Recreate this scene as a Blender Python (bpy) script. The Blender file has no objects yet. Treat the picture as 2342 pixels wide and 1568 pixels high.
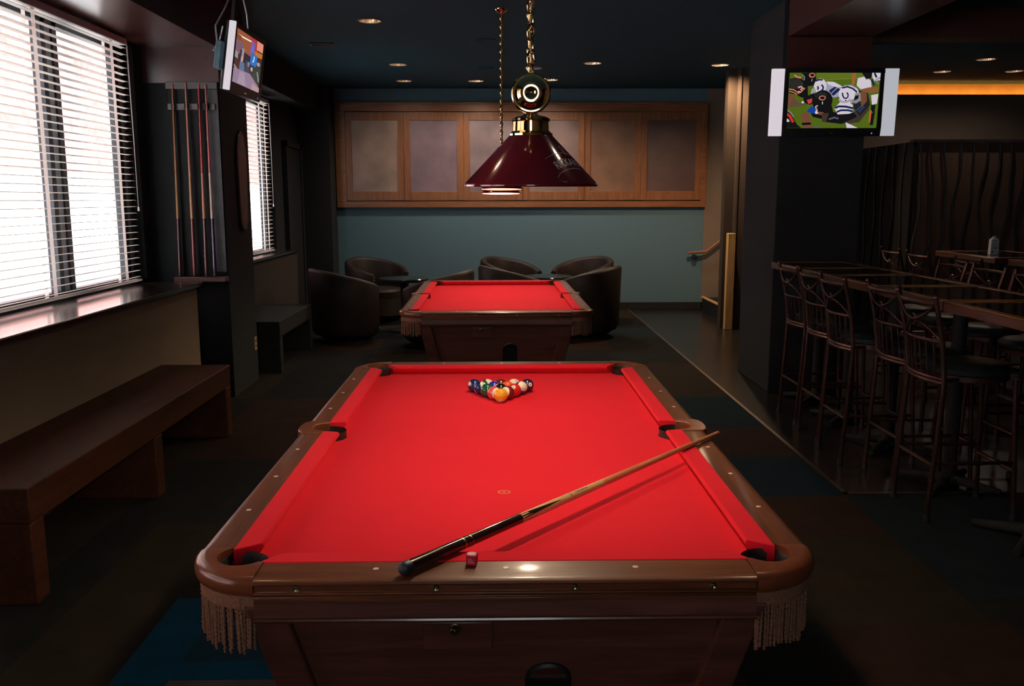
import bpy, bmesh, math, random
from mathutils import Vector, Matrix
random.seed(7)
S = bpy.context.scene
COL = S.collection
PI = math.pi

# ------------------------------------------------------------------ camera
cam_d = bpy.data.cameras.new('camera'); cam = bpy.data.objects.new('camera', cam_d); COL.objects.link(cam)
_yaw, _pit, _rol = 1.51184116e-02, 1.60525852e-01, -1.53695192e-03
_f = Vector((math.sin(_yaw)*math.cos(_pit), math.cos(_yaw)*math.cos(_pit), -math.sin(_pit)))
_r = Vector((math.cos(_yaw), -math.sin(_yaw), 0)); _u = _r.cross(_f)
_r2 = _r*math.cos(_rol)+_u*math.sin(_rol); _u2 = -_r*math.sin(_rol)+_u*math.cos(_rol)
M = Matrix((( _r2.x, _u2.x, -_f.x, -0.0136541), (_r2.y, _u2.y, -_f.y, -3.02146983), (_r2.z, _u2.z, -_f.z, 1.58370583), (0, 0, 0, 1)))
cam.matrix_world = M
cam_d.sensor_fit = 'HORIZONTAL'; cam_d.sensor_width = 36; cam_d.lens = 36*2028.97/2342
cam_d.clip_start = .05
S.camera = cam

# ------------------------------------------------------------------ look, sky and sun
S.view_settings.view_transform = 'Standard'; S.view_settings.look = 'None'
S.view_settings.exposure = 0.0; S.view_settings.gamma = 1.0; S.view_settings.use_curve_mapping = False
try:
    S.cycles.use_denoising = True
    S.cycles.max_bounces = 8; S.cycles.diffuse_bounces = 4; S.cycles.glossy_bounces = 4
    S.cycles.transparent_max_bounces = 12
    S.cycles.sample_clamp_indirect = 4.0
    S.cycles.caustics_reflective = False; S.cycles.caustics_refractive = False
except Exception: pass
SKY = 5.0
W = bpy.data.worlds.new('sky'); S.world = W; W.use_nodes = True
bg = W.node_tree.nodes['Background']; bg.inputs[0].default_value = (.88, .95, 1.0, 1); bg.inputs[1].default_value = SKY
sun_d = bpy.data.lights.new('sun', 'SUN'); sun_d.energy = 25.0; sun_d.angle = .02; sun_d.color = (.97, .98, 1)
sun = bpy.data.objects.new('sun', sun_d); COL.objects.link(sun)
sun.rotation_euler = Vector((-.75, .25, -.62)).to_track_quat('-Z', 'Y').to_euler()

def portal(name, loc, rot, sx, sy):
    d = bpy.data.lights.new(name, 'AREA'); d.shape = 'RECTANGLE'; d.size = sx; d.size_y = sy; d.cycles.is_portal = True
    o = bpy.data.objects.new(name, d); COL.objects.link(o); o.location = loc; o.rotation_euler = rot
    return o
ZL, ZH = .985, 2.72          # window opening heights
portal('daylight', (-2.90, 2.26, 1.85), (0, -PI/2, 0), 1.74, 3.3)
portal('daylight', (-2.90, -1.8, 1.85), (0, -PI/2, 0), 1.74, 3.3)
portal('daylight', (-2.90, 7.05, 1.85), (0, -PI/2, 0), 1.74, 1.9)
portal('daylight', (-.1, -5.3, 1.85), (PI/2, 0, 0), 1.1, 1.75)

# ------------------------------------------------------------------ materials
def nt(name):
    m = bpy.data.materials.new(name); m.use_nodes = True
    t = m.node_tree; b = t.nodes['Principled BSDF']
    return m, t, b
def setp(b, col=None, rough=None, metal=None, spec=None, coat=None, coatr=None, sheen=None):
    I = b.inputs
    if col is not None: I['Base Color'].default_value = (*col, 1)
    if rough is not None: I['Roughness'].default_value = rough
    if metal is not None: I['Metallic'].default_value = metal
    if spec is not None: I['Specular IOR Level'].default_value = spec
    if coat is not None: I['Coat Weight'].default_value = coat
    if coatr is not None: I['Coat Roughness'].default_value = coatr
    if sheen is not None: I['Sheen Weight'].default_value = sheen
def coords(t, scale=(1, 1, 1), kind='Object'):
    tc = t.nodes.new('ShaderNodeTexCoord'); mp = t.nodes.new('ShaderNodeMapping'); mp.inputs['Scale'].default_value = scale
    t.links.new(tc.outputs[kind], mp.inputs['Vector']); return mp.outputs['Vector']
def noise(t, vec, scale, detail=4, rough=.55, dist=0):
    n = t.nodes.new('ShaderNodeTexNoise'); n.inputs['Scale'].default_value = scale; n.inputs['Detail'].default_value = detail
    n.inputs['Roughness'].default_value = rough; n.inputs['Distortion'].default_value = dist
    t.links.new(vec, n.inputs['Vector']); return n.outputs['Fac']
def ramp(t, fac, stops, interp='LINEAR'):
    r = t.nodes.new('ShaderNodeValToRGB'); e = r.color_ramp.elements; r.color_ramp.interpolation = interp
    while len(e) < len(stops): e.new(.5)
    for q, (p, c) in zip(e, stops): q.position = p; q.color = (*c, 1)
    t.links.new(fac, r.inputs['Fac']); return r.outputs['Color']
def bump(t, b, h, strength=.2, dist=.01):
    n = t.nodes.new('ShaderNodeBump'); n.inputs['Strength'].default_value = strength; n.inputs['Distance'].default_value = dist
    t.links.new(h, n.inputs['Height']); t.links.new(n.outputs['Normal'], b.inputs['Normal'])
def plain(name, col, rough=.5, metal=0, spec=.5, var=.25, nscale=20, bs=0, coat=0, coatr=.1, sheen=0):
    m, t, b = nt(name); setp(b, col, rough, metal, spec, coat, coatr, sheen)
    v = coords(t); n = noise(t, v, nscale)
    c = ramp(t, n, [(.3, tuple(x*(1-var) for x in col)), (.7, tuple(min(1, x*(1+var)) for x in col))])
    t.links.new(c, b.inputs['Base Color'])
    if bs: bump(t, b, noise(t, v, nscale*8), bs, .004)
    return m
def wood(name, dark, light, rough=.3, axis=0, scale=6, coat=.3, coatr=.12, spec=.5):
    m, t, b = nt(name); setp(b, None, rough, 0, spec, coat, coatr)
    sc = [14, 14, 14]; sc[axis] = 1.1
    v = coords(t, tuple(sc))
    n = noise(t, v, scale/6, 6, .6, 1.2)
    n2 = noise(t, coords(t, tuple(x*6 for x in sc)), scale/6, 3, .6)
    mid = tuple((a+c)/2 for a, c in zip(dark, light))
    c = ramp(t, n, [(.25, dark), (.5, mid), (.75, light)])
    mx = t.nodes.new('ShaderNodeMixRGB'); mx.blend_type = 'MULTIPLY'; mx.inputs['Fac'].default_value = .45
    t.links.new(c, mx.inputs[1]); t.links.new(ramp(t, n2, [(.35, (.45, .45, .45)), (.6, (1, 1, 1))]), mx.inputs[2])
    t.links.new(mx.outputs[0], b.inputs['Base Color'])
    bump(t, b, n2, .06, .002)
    return m
def emit(name, col, s):
    m, t, b = nt(name); setp(b, (0.02, .02, .02), .5)
    b.inputs['Emission Color'].default_value = (*col, 1); b.inputs['Emission Strength'].default_value = s
    return m
def screen_mat(name, s):
    m, t, b = nt(name); setp(b, (.01, .01, .01), .25)
    a = t.nodes.new('ShaderNodeVertexColor'); a.layer_name = 'Col'
    t.links.new(a.outputs['Color'], b.inputs['Emission Color']); b.inputs['Emission Strength'].default_value = s
    return m

def felt(name):
    m, t, b = nt(name); setp(b, (.72, .012, .018), .95, 0, .08, 0, .1, .08)
    b.inputs['Sheen Tint'].default_value = (1, .35, .35, 1); b.inputs['Sheen Roughness'].default_value = .5
    v = coords(t); n = noise(t, v, 900, 3, .7); n2 = noise(t, v, 5, 4, .6)
    c = ramp(t, n, [(.25, (.64, .010, .021)), (.75, (.80, .018, .037))])
    mx = t.nodes.new('ShaderNodeMixRGB'); mx.blend_type = 'MULTIPLY'; mx.inputs['Fac'].default_value = .25
    t.links.new(c, mx.inputs[1]); t.links.new(ramp(t, n2, [(.3, (.8, .8, .8)), (.7, (1, 1, 1))]), mx.inputs[2])
    t.links.new(mx.outputs[0], b.inputs['Base Color']); bump(t, b, n, .25, .001)
    return m
def carpet_mat(name, col):
    m, t, b = nt(name); setp(b, col, .97, 0, .08)
    tc = t.nodes.new('ShaderNodeTexCoord'); n = noise(t, tc.outputs['Object'], 260, 3, .7); n2 = noise(t, tc.outputs['Object'], 5, 3, .6)
    c = ramp(t, n, [(.25, tuple(x*.35 for x in col)), (.75, tuple(x*1.6 for x in col))])
    mx = t.nodes.new('ShaderNodeMixRGB'); mx.blend_type = 'MULTIPLY'; mx.inputs['Fac'].default_value = .7
    t.links.new(c, mx.inputs[1]); t.links.new(ramp(t, n2, [(.3, (.7, .7, .7)), (.7, (1.2, 1.2, 1.2))]), mx.inputs[2])
    t.links.new(mx.outputs[0], b.inputs['Base Color']); bump(t, b, n, .5, .004)
    return m
def wall_mat(name, col, nscale=90, bs=.25, rough=.85, var=.12):
    m, t, b = nt(name); setp(b, col, rough, 0, .2)
    v = coords(t); n = noise(t, v, nscale, 3, .7)
    t.links.new(ramp(t, n, [(.25, tuple(x*(1-var) for x in col)), (.75, tuple(x*(1+var) for x in col))]), b.inputs['Base Color'])
    bump(t, b, n, bs, .003); return m
def brick_mat():
    m, t, b = nt('exterior_brick'); setp(b, None, .9)
    tc = t.nodes.new('ShaderNodeTexCoord'); mp = t.nodes.new('ShaderNodeMapping'); mp.inputs['Rotation'].default_value = (0, 0, 0)
    sx = t.nodes.new('ShaderNodeSeparateXYZ'); cx = t.nodes.new('ShaderNodeCombineXYZ')
    t.links.new(tc.outputs['Object'], sx.inputs[0]); t.links.new(sx.outputs['Y'], cx.inputs['X']); t.links.new(sx.outputs['Z'], cx.inputs['Y'])
    br = t.nodes.new('ShaderNodeTexBrick'); br.inputs['Scale'].default_value = 2.2
    br.inputs['Color1'].default_value = (.26, .085, .075, 1); br.inputs['Color2'].default_value = (.32, .125, .11, 1); br.inputs['Mortar'].default_value = (.40, .27, .25, 1)
    br.inputs['Mortar Size'].default_value = .018
    t.links.new(cx.outputs[0], br.inputs['Vector']); t.links.new(br.outputs['Color'], b.inputs['Base Color']); return m
def glass_mat(name, tint=(1, 1, 1)):
    m = bpy.data.materials.new(name); m.use_nodes = True; t = m.node_tree; t.nodes.clear()
    o = t.nodes.new('ShaderNodeOutputMaterial'); mx = t.nodes.new('ShaderNodeMixShader'); tr = t.nodes.new('ShaderNodeBsdfTransparent'); g = t.nodes.new('ShaderNodeBsdfGlossy')
    lw = t.nodes.new('ShaderNodeLayerWeight'); lw.inputs[0].default_value = .5; p4 = t.nodes.new('ShaderNodeMath'); p4.operation = 'POWER'; p4.inputs[1].default_value = 4.0; f = t.nodes.new('ShaderNodeMath'); f.operation = 'MULTIPLY_ADD'; f.inputs[1].default_value = .8; f.inputs[2].default_value = .04; t.links.new(lw.outputs['Facing'], p4.inputs[0]); t.links.new(p4.outputs[0], f.inputs[0]); g.inputs['Roughness'].default_value = .02; tr.inputs[0].default_value = (*tint, 1)
    t.links.new(f.outputs[0], mx.inputs[0]); t.links.new(tr.outputs[0], mx.inputs[1]); t.links.new(g.outputs[0], mx.inputs[2]); t.links.new(mx.outputs[0], o.inputs[0]); return m
def slat_mat(name, col, tr):
    m = bpy.data.materials.new(name); m.use_nodes = True; t = m.node_tree; b = t.nodes['Principled BSDF']; setp(b, col, .5, 0, .3)
    o = t.nodes['Material Output']; mx = t.nodes.new('ShaderNodeMixShader'); tl = t.nodes.new('ShaderNodeBsdfTranslucent'); tl.inputs[0].default_value = (*col, 1)
    mx.inputs[0].default_value = tr; t.links.new(b.outputs[0], mx.inputs[1]); t.links.new(tl.outputs[0], mx.inputs[2]); t.links.new(mx.outputs[0], o.inputs[0]); return m
def hammered(name, col):
    m, t, b = nt(name); setp(b, col, .32, 0, .6)
    v = coords(t); n = noise(t, v, 3, 3, .5)
    t.links.new(ramp(t, n, [(.3, tuple(x*.75 for x in col)), (.7, tuple(x*1.25 for x in col))]), b.inputs['Base Color'])
    bump(t, b, noise(t, v, 130, 2, .5), .5, .004); return m

MAT = dict(
    felt=felt('red_felt'),
    rail=wood('rail_wood', (.07, .021, .008), (.21, .062, .021), .42, 0, 6, .22, .12, .28),
    raily=wood('rail_wood_long', (.07, .021, .008), (.21, .062, .021), .42, 1, 6, .22, .12, .28),
    cab=wood('cabinet_wood', (.060, .021, .016), (.17, .058, .040), .38, 0, 6, .3, .2),
    cast=plain('corner_casting', (.17, .046, .018), .28, 0, .45, .15, 30, 0, .25, .1),
    moul=wood('moulding_wood', (.05, .014, .006), (.14, .045, .016), .22, 0, 6, .6, .1),
    pocket=plain('pocket_leather', (.022, .013, .010), .55, 0, .4, .3, 40, .2),
    fringe=plain('fringe_rope', (.22, .105, .064), .9, 0, .15, .25, 150),
    sight=plain('pearl_sight', (.75, .50, .45), .3, 0, .5, .1, 60),
    brass=plain('brass', (.95, .72, .36), .07, 1, .5, .06, 30),
    brassd=plain('aged_brass', (.42, .36, .22), .3, 1, .5, .2, 30),
    chrome=plain('chrome', (.75, .75, .75), .15, 1, .5, .05, 30),
    silver=plain('silver_plastic', (.55, .56, .58), .35, .3, .5, .05, 30),
    black=plain('black_plastic', (.010, .010, .011), .4, 0, .5, .2, 30),
    matte=plain('matte_black', (.018, .018, .018), .8, 0, .2, .3, 30),
    shade=plain('maroon_enamel', (.125, .006, .011), .14, 0, .5, .1, 10, 0, .8, .05),
    shadein=plain('white_enamel', (.85, .80, .70), .5, 0, .4, .04, 10),
    ceil=wall_mat('ceiling_paint', (.022, .070, .095), 70, .2, .8),
    teal=wall_mat('teal_wall', (.098, .172, .208), 120, .35, .85),
    warmlit=wall_mat('warm_lit_wall', (.20, .155, .115), 120, .35, .85),  # warm lamp light by the stair put into the wall's colour
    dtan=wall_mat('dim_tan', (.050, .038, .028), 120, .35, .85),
    dwall=wall_mat('dark_wall', (.022, .023, .024), 80, .25),
    lowwall=wall_mat('brown_wall', (.30, .215, .145), 110, .4, .8),
    lam=plain('brown_laminate', (.072, .025, .020), .30, 0, .5, .12, 60, .04, .2, .2),
    sill=wood('sill_wood', (.030, .018, .013), (.055, .034, .026), .20, 1, 6, 1.0, .16, .9),
    bench=wood('bench_wood', (.045, .014, .007), (.095, .030, .013), .55, 1, 6, 0, .3, .2),
    frame=wood('frame_wood', (.19, .070, .026), (.32, .125, .045), .4, 0, 6, .2, .2),
    framev=wood('frame_wood_upright', (.19, .070, .026), (.32, .125, .045), .4, 2, 6, .2, .2),
    post=wood('pine_post', (.62, .34, .10), (.85, .52, .19), .5, 2, 6, .1, .3),
    hfloor=plain('dark_tile', (.016, .013, .012), .26, 0, .5, .3, 3),
    brick=brick_mat(), glass=glass_mat('window_glass'), slat=slat_mat('blind_slat', (.90, .86, .80), .4), tape=slat_mat('white_tape', (.92, .9, .88), .75),
    white=plain('white_paint', (.8, .78, .76), .6, 0, .3, .04, 20),
    
    outer=plain('pale_render', (.85, .82, .82), .9, 0, .2, .05, 4),
    pave=plain('pale_paving', (.8, .78, .78), .9, 0, .2, .05, 3),
    alul=plain('grey_window_post', (.30, .34, .40), .5, .1, .5, .1, 20),
    alu=plain('dark_window_frame', (.030, .036, .045), .4, .2, .5, .1, 20),
    leather=plain('brown_leather', (.018, .012, .010), .5, 0, .22, .25, 12, .15),
    stool=plain('bronze_metal', (.12, .062, .050), .32, .85, .5, .25, 25),
    vinyl=plain('dark_green_vinyl', (.012, .020, .020), .35, 0, .5, .2, 30, .1),
    rubber=plain('black_rubber', (.010, .013, .017), .5, 0, .5, .2, 30),
    ttop=plain('dark_glass_inlay', (.010, .008, .008), .07, 0, .6, .2, 4),
    trim=wood('table_rim_wood', (.24, .10, .03), (.42, .18, .055), .25, 1, 6, .5, .12),
    trimd=wood('table_edge_wood', (.060, .020, .009), (.13, .045, .018), .3, 1, 6, .4, .15),
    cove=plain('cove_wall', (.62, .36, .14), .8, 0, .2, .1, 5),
    bwall=wall_mat('bar_wall', (.085, .064, .050), 60, .2),
    wavebg=plain('bronze_screen', (.13, .080, .058), .32, 0, .5, .15, 3),
    paper=plain('white_card', (.62, .66, .72), .7, 0, .3, .03, 30),
    ink=plain('dark_ink', (.03, .035, .06), .7),
    beige=plain('beige_plastic', (.50, .32, .17), .45, 0, .5, .05, 40),
    strip=plain('brass_floor_strip', (.20, .165, .14), .35, .9, .5, .1, 30),
    bulb=emit('lamp_glow', (1.0, .80, .56), 600), bulbdim=emit('lamp_glow_dim', (1.0, .78, .52), 110),
    ring=plain('polished_brass_ring', (.95, .75, .45), .18, 1, .5, .05, 30),
    dlbulb=emit('downlight_glow', (1.0, .70, .46), 60),
    dlref=plain('downlight_reflector', (.95, .72, .50), .22, 1, .5, .05, 30),
    dltrim=plain('downlight_trim', (.10, .10, .10), .5, .4, .5, .1, 30),
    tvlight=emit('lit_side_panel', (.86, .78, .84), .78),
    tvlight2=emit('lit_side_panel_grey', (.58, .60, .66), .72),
    coveled=emit('cove_led', (1.0, .45, .10), 18),
    led=emit('blue_led', (.05, .15, 1), 2.0),
    scr=screen_mat('screen_picture', 1.0),
)

# ------------------------------------------------------------------ helpers
class MB:
    def __init__(s): s.v = []; s.f = []; s.mi = []; s.cols = {}
    def add(s, vs, fs, mi=0):
        o = len(s.v); s.v += [tuple(x) for x in vs]
        for f in fs: s.f.append([o+i for i in f]); s.mi.append(mi)
        return s
    def box(s, x0, x1, y0, y1, z0, z1, mi=0):
        v = [(x, y, z) for z in (z0, z1) for y in (y0, y1) for x in (x0, x1)]
        return s.add(v, [(0, 2, 3, 1), (4, 5, 7, 6), (0, 1, 5, 4), (2, 6, 7, 3), (0, 4, 6, 2), (1, 3, 7, 5)], mi)
    def prism(s, pts, h0, h1, place=lambda a, b, h: (a, b, h), mi=0, caps=True):
        n = len(pts); v = [place(a, b, h0) for a, b in pts]+[place(a, b, h1) for a, b in pts]
        f = [(i, (i+1) % n, n+(i+1) % n, n+i) for i in range(n)]
        if caps: f += [tuple(range(n-1, -1, -1)), tuple(range(n, 2*n))]
        return s.add(v, f, mi)
    def lathe(s, prof, c=(0, 0, 0), seg=32, ax='z', a0=0, a1=2*PI, mi=0):
        full = abs(a1-a0-2*PI) < 1e-6; k = seg if full else seg+1; v = []
        for i in range(k):
            a = a0+(a1-a0)*i/seg; ca, sa = math.cos(a), math.sin(a)
            for r, h in prof:
                p = (r*ca, r*sa, h) if ax == 'z' else ((r*ca, h, r*sa) if ax == 'y' else (h, r*ca, r*sa))
                v.append((c[0]+p[0], c[1]+p[1], c[2]+p[2]))
        m = len(prof); f = []
        for i in range(seg):
            j = (i+1) % k
            for q in range(m-1): f.append((i*m+q, j*m+q, j*m+q+1, i*m+q+1))
        return s.add(v, f, mi)
    def tube(s, path, r, seg=8, mi=0, closed=False):
        P = [Vector(p) for p in path]; n = len(P); R = r if isinstance(r, (list, tuple)) else [r]*n
        up = None; v = []
        for i, p in enumerate(P):
            if closed: d = P[(i+1) % n]-P[i-1]
            else: d = (P[min(i+1, n-1)]-P[max(i-1, 0)])
            d.normalize()
            if up is None: up = Vector((0, 0, 1)) if abs(d.z) < .9 else Vector((1, 0, 0))
            x = up-d*up.dot(d); x.normalize(); y = d.cross(x); up = x
            for k in range(seg):
                a = 2*PI*k/seg; v.append(p+x*(R[i]*math.cos(a))+y*(R[i]*math.sin(a)))
        f = []
        for i in range(n if closed else n-1):
            j = (i+1) % n
            for k in range(seg): f.append((i*seg+k, i*seg+(k+1) % seg, j*seg+(k+1) % seg, j*seg+k))
        if not closed: f += [tuple(range(seg-1, -1, -1)), tuple(range((n-1)*seg, n*seg))]
        return s.add(v, f, mi)
    def sphere(s, c, r, u=16, w=10, mi=0, sc=(1, 1, 1)):
        prof = [(max(1e-5, r*math.sin(PI*i/w)), -r*math.cos(PI*i/w)) for i in range(w+1)]
        t = MB(); t.lathe(prof, (0, 0, 0), u)
        return s.add([(c[0]+x*sc[0], c[1]+y*sc[1], c[2]+z*sc[2]) for x, y, z in t.v], t.f, mi)
    def build(s, name, mats, parent=None, loc=(0, 0, 0), smooth=35, bevel=0, bseg=2, rot=(0, 0, 0), weld=True):
        me = bpy.data.meshes.new(name); me.from_pydata(s.v, [], s.f)
        if not isinstance(mats, (list, tuple)): mats = [mats]
        for m in mats: me.materials.append(MAT[m] if isinstance(m, str) else m)
        me.polygons.foreach_set('material_index', s.mi)
        bm = bmesh.new(); bm.from_mesh(me)
        if weld: bmesh.ops.remove_doubles(bm, verts=bm.verts, dist=1e-6)
        bmesh.ops.recalc_face_normals(bm, faces=bm.faces); bm.to_mesh(me); bm.free()
        if smooth:
            me.polygons.foreach_set('use_smooth', [True]*len(me.polygons)); me.set_sharp_from_angle(angle=math.radians(smooth))
        o = bpy.data.objects.new(name, me); COL.objects.link(o); o.location = loc; o.rotation_euler = rot
        if parent: o.parent = parent
        if bevel:
            b = o.modifiers.new('bevel', 'BEVEL'); b.width = bevel; b.segments = bseg; b.limit_method = 'ANGLE'; b.angle_limit = math.radians(40)
        return o
def tag(o, label, cat, group=None):
    o['label'] = label; o['category'] = cat
    if group: o['group'] = group
    return o
def thing(name, label, cat, loc=(0, 0, 0), rz=0, group=None):
    o = bpy.data.objects.new(name, None); COL.objects.link(o); o.location = loc; o.rotation_euler = (0, 0, rz); o.empty_display_size = .1
    return tag(o, label, cat, group)
def struct(o): o['kind'] = 'structure'; return o
def dup(root, loc, rz=0, label=None, rx=0):
    def cp(o, par):
        c = o.copy(); COL.objects.link(c)
        if par: c.parent = par
        for ch in kids.get(o.name, []): cp(ch, c)
        return c
    kids = {}
    for o in list(COL.objects):
        if o.parent: kids.setdefault(o.parent.name, []).append(o)
    r = cp(root, None); r.location = loc; r.rotation_euler = (rx, 0, rz)
    if label: r['label'] = label
    return r
_tc = {}
def text_geo(s, size=1.0):
    """flat glyph mesh of a string, centred on x, baseline at 0"""
    if s in _tc: v, f = _tc[s]
    else:
        cu = bpy.data.curves.new('lettering', 'FONT'); cu.body = s; cu.size = 1; cu.align_x = 'CENTER'; cu.resolution_u = 3
        o = bpy.data.objects.new('lettering', cu); COL.objects.link(o); dg = bpy.context.evaluated_depsgraph_get()
        me = o.evaluated_get(dg).to_mesh(); v = [(p.co.x, p.co.y) for p in me.vertices]; f = [tuple(p.vertices) for p in me.polygons]
        o.evaluated_get(dg).to_mesh_clear(); bpy.data.objects.remove(o); bpy.data.curves.remove(cu); _tc[s] = (v, f)
    return [(x*size, y*size) for x, y in v], f
def arc(cx, cy, r, a0, a1, n): return [(cx+r*math.cos(a0+(a1-a0)*i/n), cy+r*math.sin(a0+(a1-a0)*i/n)) for i in range(n+1)]

# ------------------------------------------------------------------ room shell
CZ = 3.11
WY = 9.78        # back wall
XL = -2.74       # window wall
# floor: carpet is L shaped, tile in the bar corner
CARP = [carpet_mat('carpet_%s' % k, c) for k, c in (('charcoal', (.012, .012, .012)), ('brown', (.022, .016, .011)), ('blue', (.005, .017, .026)), ('slate', (.010, .016, .020)), ('russet', (.027, .013, .010)), ('teal', (.003, .052, .092)), ('dusk', (.012, .038, .058)), ('taupe', (.10, .075, .06)))]
def lay_carpet():
    rc = random.Random(3); m = MB(); fixed = [(-1.31, -1.12, -.55, .36, 5), (-1.12, -.60, -.26, -.14, 5), (-1.12, -.60, -.14, .36, 6), (-1.12, -.60, -.9, -.26, 7), (-1.7, -1.31, -.55, .36, 1), (-1.7, -.60, .36, 1.2, 1), (-1.9, -1.12, -1.6, -.55, 3), 
        (1.15, 1.85, 1.55, 2.30, 2), (1.15, 1.85, 2.3, 3.0, 4), (1.0, 1.85, .95, 1.55, 4), (1.85, 2.7, .3, 1.55, 3), (1.0, 1.85, .1, .95, 1), (1.2, 1.9, -.6, .1, 4), (1.9, 2.7, -.8, .3, 0), (.8, 1.2, -1.6, 0, 0), (1.0, 1.85, 3.0, 4.0, 2)]
    xs = sorted({-2.95, -2.4, -1.95, 2.7, 3.4, 4.1, 4.8, 5.5, 6.3, 7.2, 8.1, 1.87, *[f[0] for f in fixed], *[f[1] for f in fixed]}); ys = sorted({-5.2, -4.2, -3.3, 1.59, 4.7, 5.5, 6.3, 7.1, 7.9, 8.8, 9.95, *[f[2] for f in fixed], *[f[3] for f in fixed]})
    rnd = {}
    for a, b in zip(xs, xs[1:]):
        for c, d in zip(ys, ys[1:]):
            mx, my = (a+b)/2, (c+d)/2
            if mx > 1.87 and my > 1.59: continue
            k = next((f[4] for f in fixed if f[0] < mx < f[1] and f[2] < my < f[3]), None)
            if k is None:
                key = (int((mx+10)/.72), int((my+10)/.95)); k = rnd.setdefault(key, rc.choice([0, 0, 0, 1, 1, 3, 4, 0, 1]))
            m.add([(a, c, 0), (b, c, 0), (b, d, 0), (a, d, 0), (a, c, -.1), (b, c, -.1), (b, d, -.1), (a, d, -.1)], [(0, 1, 2, 3), (7, 6, 5, 4)], k)
    struct(m.build('floor', CARP, smooth=0))
lay_carpet()
m = MB(); m.box(1.87, 8.1, 1.59, 9.95, -.1, -.0005); struct(m.build('floor_right', 'hfloor', smooth=0))
m = MB(); m.box(1.858, 1.882, 1.578, 9.78, 0, .004); m.box(1.858, 8.0, 1.578, 1.602, 0, .004); struct(m.build('trim_1', 'strip'))
# ceiling with round openings for the recessed lights
DL = [(-1.117, 5.014), (-1.156, 7.533), (-1.235, 8.95), (-.298, 8.95), (.666, 8.84), (1.068, 7.42), (2.55, 7.55), (5.389, 8.068), (5.402, 7.113), (6.249, 8.027), (1.22, -.10), (-1.17, -.10)]
DR = .098
def ceiling():
    bm = bmesh.new(); es = []
    def loop(pts):
        vs = [bm.verts.new((x, y, CZ)) for x, y in pts]
        for i in range(len(vs)): es.append(bm.edges.new((vs[i], vs[(i+1) % len(vs)])))
    loop([(-2.95, -5.2), (8.1, -5.2), (8.1, 9.95), (-2.95, 9.95)])
    for x, y in DL: loop(arc(x, y, DR, 0, 2*PI, 24)[:-1])
    bmesh.ops.triangle_fill(bm, use_beauty=True, use_dissolve=False, edges=es)
    for f in bm.faces:
        if f.normal.z > 0: f.normal_flip()
    me = bpy.data.meshes.new('ceiling'); bm.to_mesh(me); bm.free(); me.materials.append(MAT['ceil'])
    o = bpy.data.objects.new('ceiling', me); COL.objects.link(o); struct(o)
    r = MB(); r.box(-2.95, 8.1, -5.2, 9.95, CZ+.2, CZ+.3); r.build('roof_deck', 'dwall', o, smooth=0)
ceiling()
def wall_holes(y0, y1, z0, z1, holes, place, th, name, mat):
    """vertical wall slab with rectangular openings, laid out along one axis"""
    ys = sorted({y0, y1, *[h[0] for h in holes], *[h[1] for h in holes]}); zs = sorted({z0, z1, *[h[2] for h in holes], *[h[3] for h in holes]})
    m = MB()
    for a, b in zip(ys, ys[1:]):
        for c, d in zip(zs, zs[1:]):
            my, mz = (a+b)/2, (c+d)/2
            if any(h[0] < my < h[1] and h[2] < mz < h[3] for h in holes): continue
            place(m, a, b, c, d)
    return struct(m.build(name, mat, smooth=0))
H0 = (-3.4, -.2, ZL, ZH); H1 = (.62, 3.90, ZL, ZH); H2 = (6.10, 8.0, ZL, ZH)
wall_holes(-5.2, 9.95, 0, CZ+.2, [H0, H1, H2], lambda m, a, b, c, d: m.box(XL-.16, XL, a, b, c, d), .16, 'wall_left', 'dwall')
HF = [(-.62, .42, 1.0, 2.7)]
wall_holes(-2.95, 8.1, 0, CZ+.2, HF, lambda m, a, b, c, d: m.box(a, b, -5.2, -5.05, c, d), .15, 'wall_front', 'lowwall')
m = MB(); m.box(8.0, 8.15, -5.2, 9.95, 0, CZ+.2); struct(m.build('wall_right', 'bwall', smooth=0))
m = MB(); m.box(-2.305, 8.0, WY, WY+.15, 0, CZ+.2); wb = struct(m.build('wall_back', 'teal', smooth=0))
m = MB(); m.box(-2.30, 3.3, WY-.02, WY, 0, .105); struct(m.build('baseboard_back', 'matte', bevel=.004))
m = MB(); m.box(XL, -2.305, 9.35, WY, 0, CZ); struct(m.build('wall_back_left', 'dwall', smooth=0))
# lower wall under the windows, deep sills
m = MB(); m.box(XL, -2.32, -5.05, 3.77, 0, .925); struct(m.build('wall_left_lower', 'lowwall', smooth=0))
m = MB(); m.box(XL, -2.285, -5.05, 3.82, .925, .96); struct(m.build('trim_2', 'sill', bevel=.006))
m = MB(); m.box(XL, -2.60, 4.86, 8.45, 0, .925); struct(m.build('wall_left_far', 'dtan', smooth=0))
m = MB(); m.box(XL, -2.575, 4.86, 8.50, .925, .96); struct(m.build('trim_3', 'sill', bevel=.006))
# brow box over the windows, and the column that carries the cue rack
m = MB(); m.box(XL, -2.16, -5.05, 4.07, 2.735, CZ); struct(m.build('soffit_left', ['lam'], smooth=0))
m = MB(); m.box(XL, -2.16, 4.07, 4.80, 0, 2.47); m.box(XL, -2.16, 4.07, 4.80, 2.47, CZ, 1); struct(m.build('pillar_left', ['dwall', 'lam'], smooth=0))
m = MB(); m.box(XL, -2.45, 4.80, 9.35, 2.76, CZ); struct(m.build('soffit_left_far', 'dwall', smooth=0))
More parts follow.
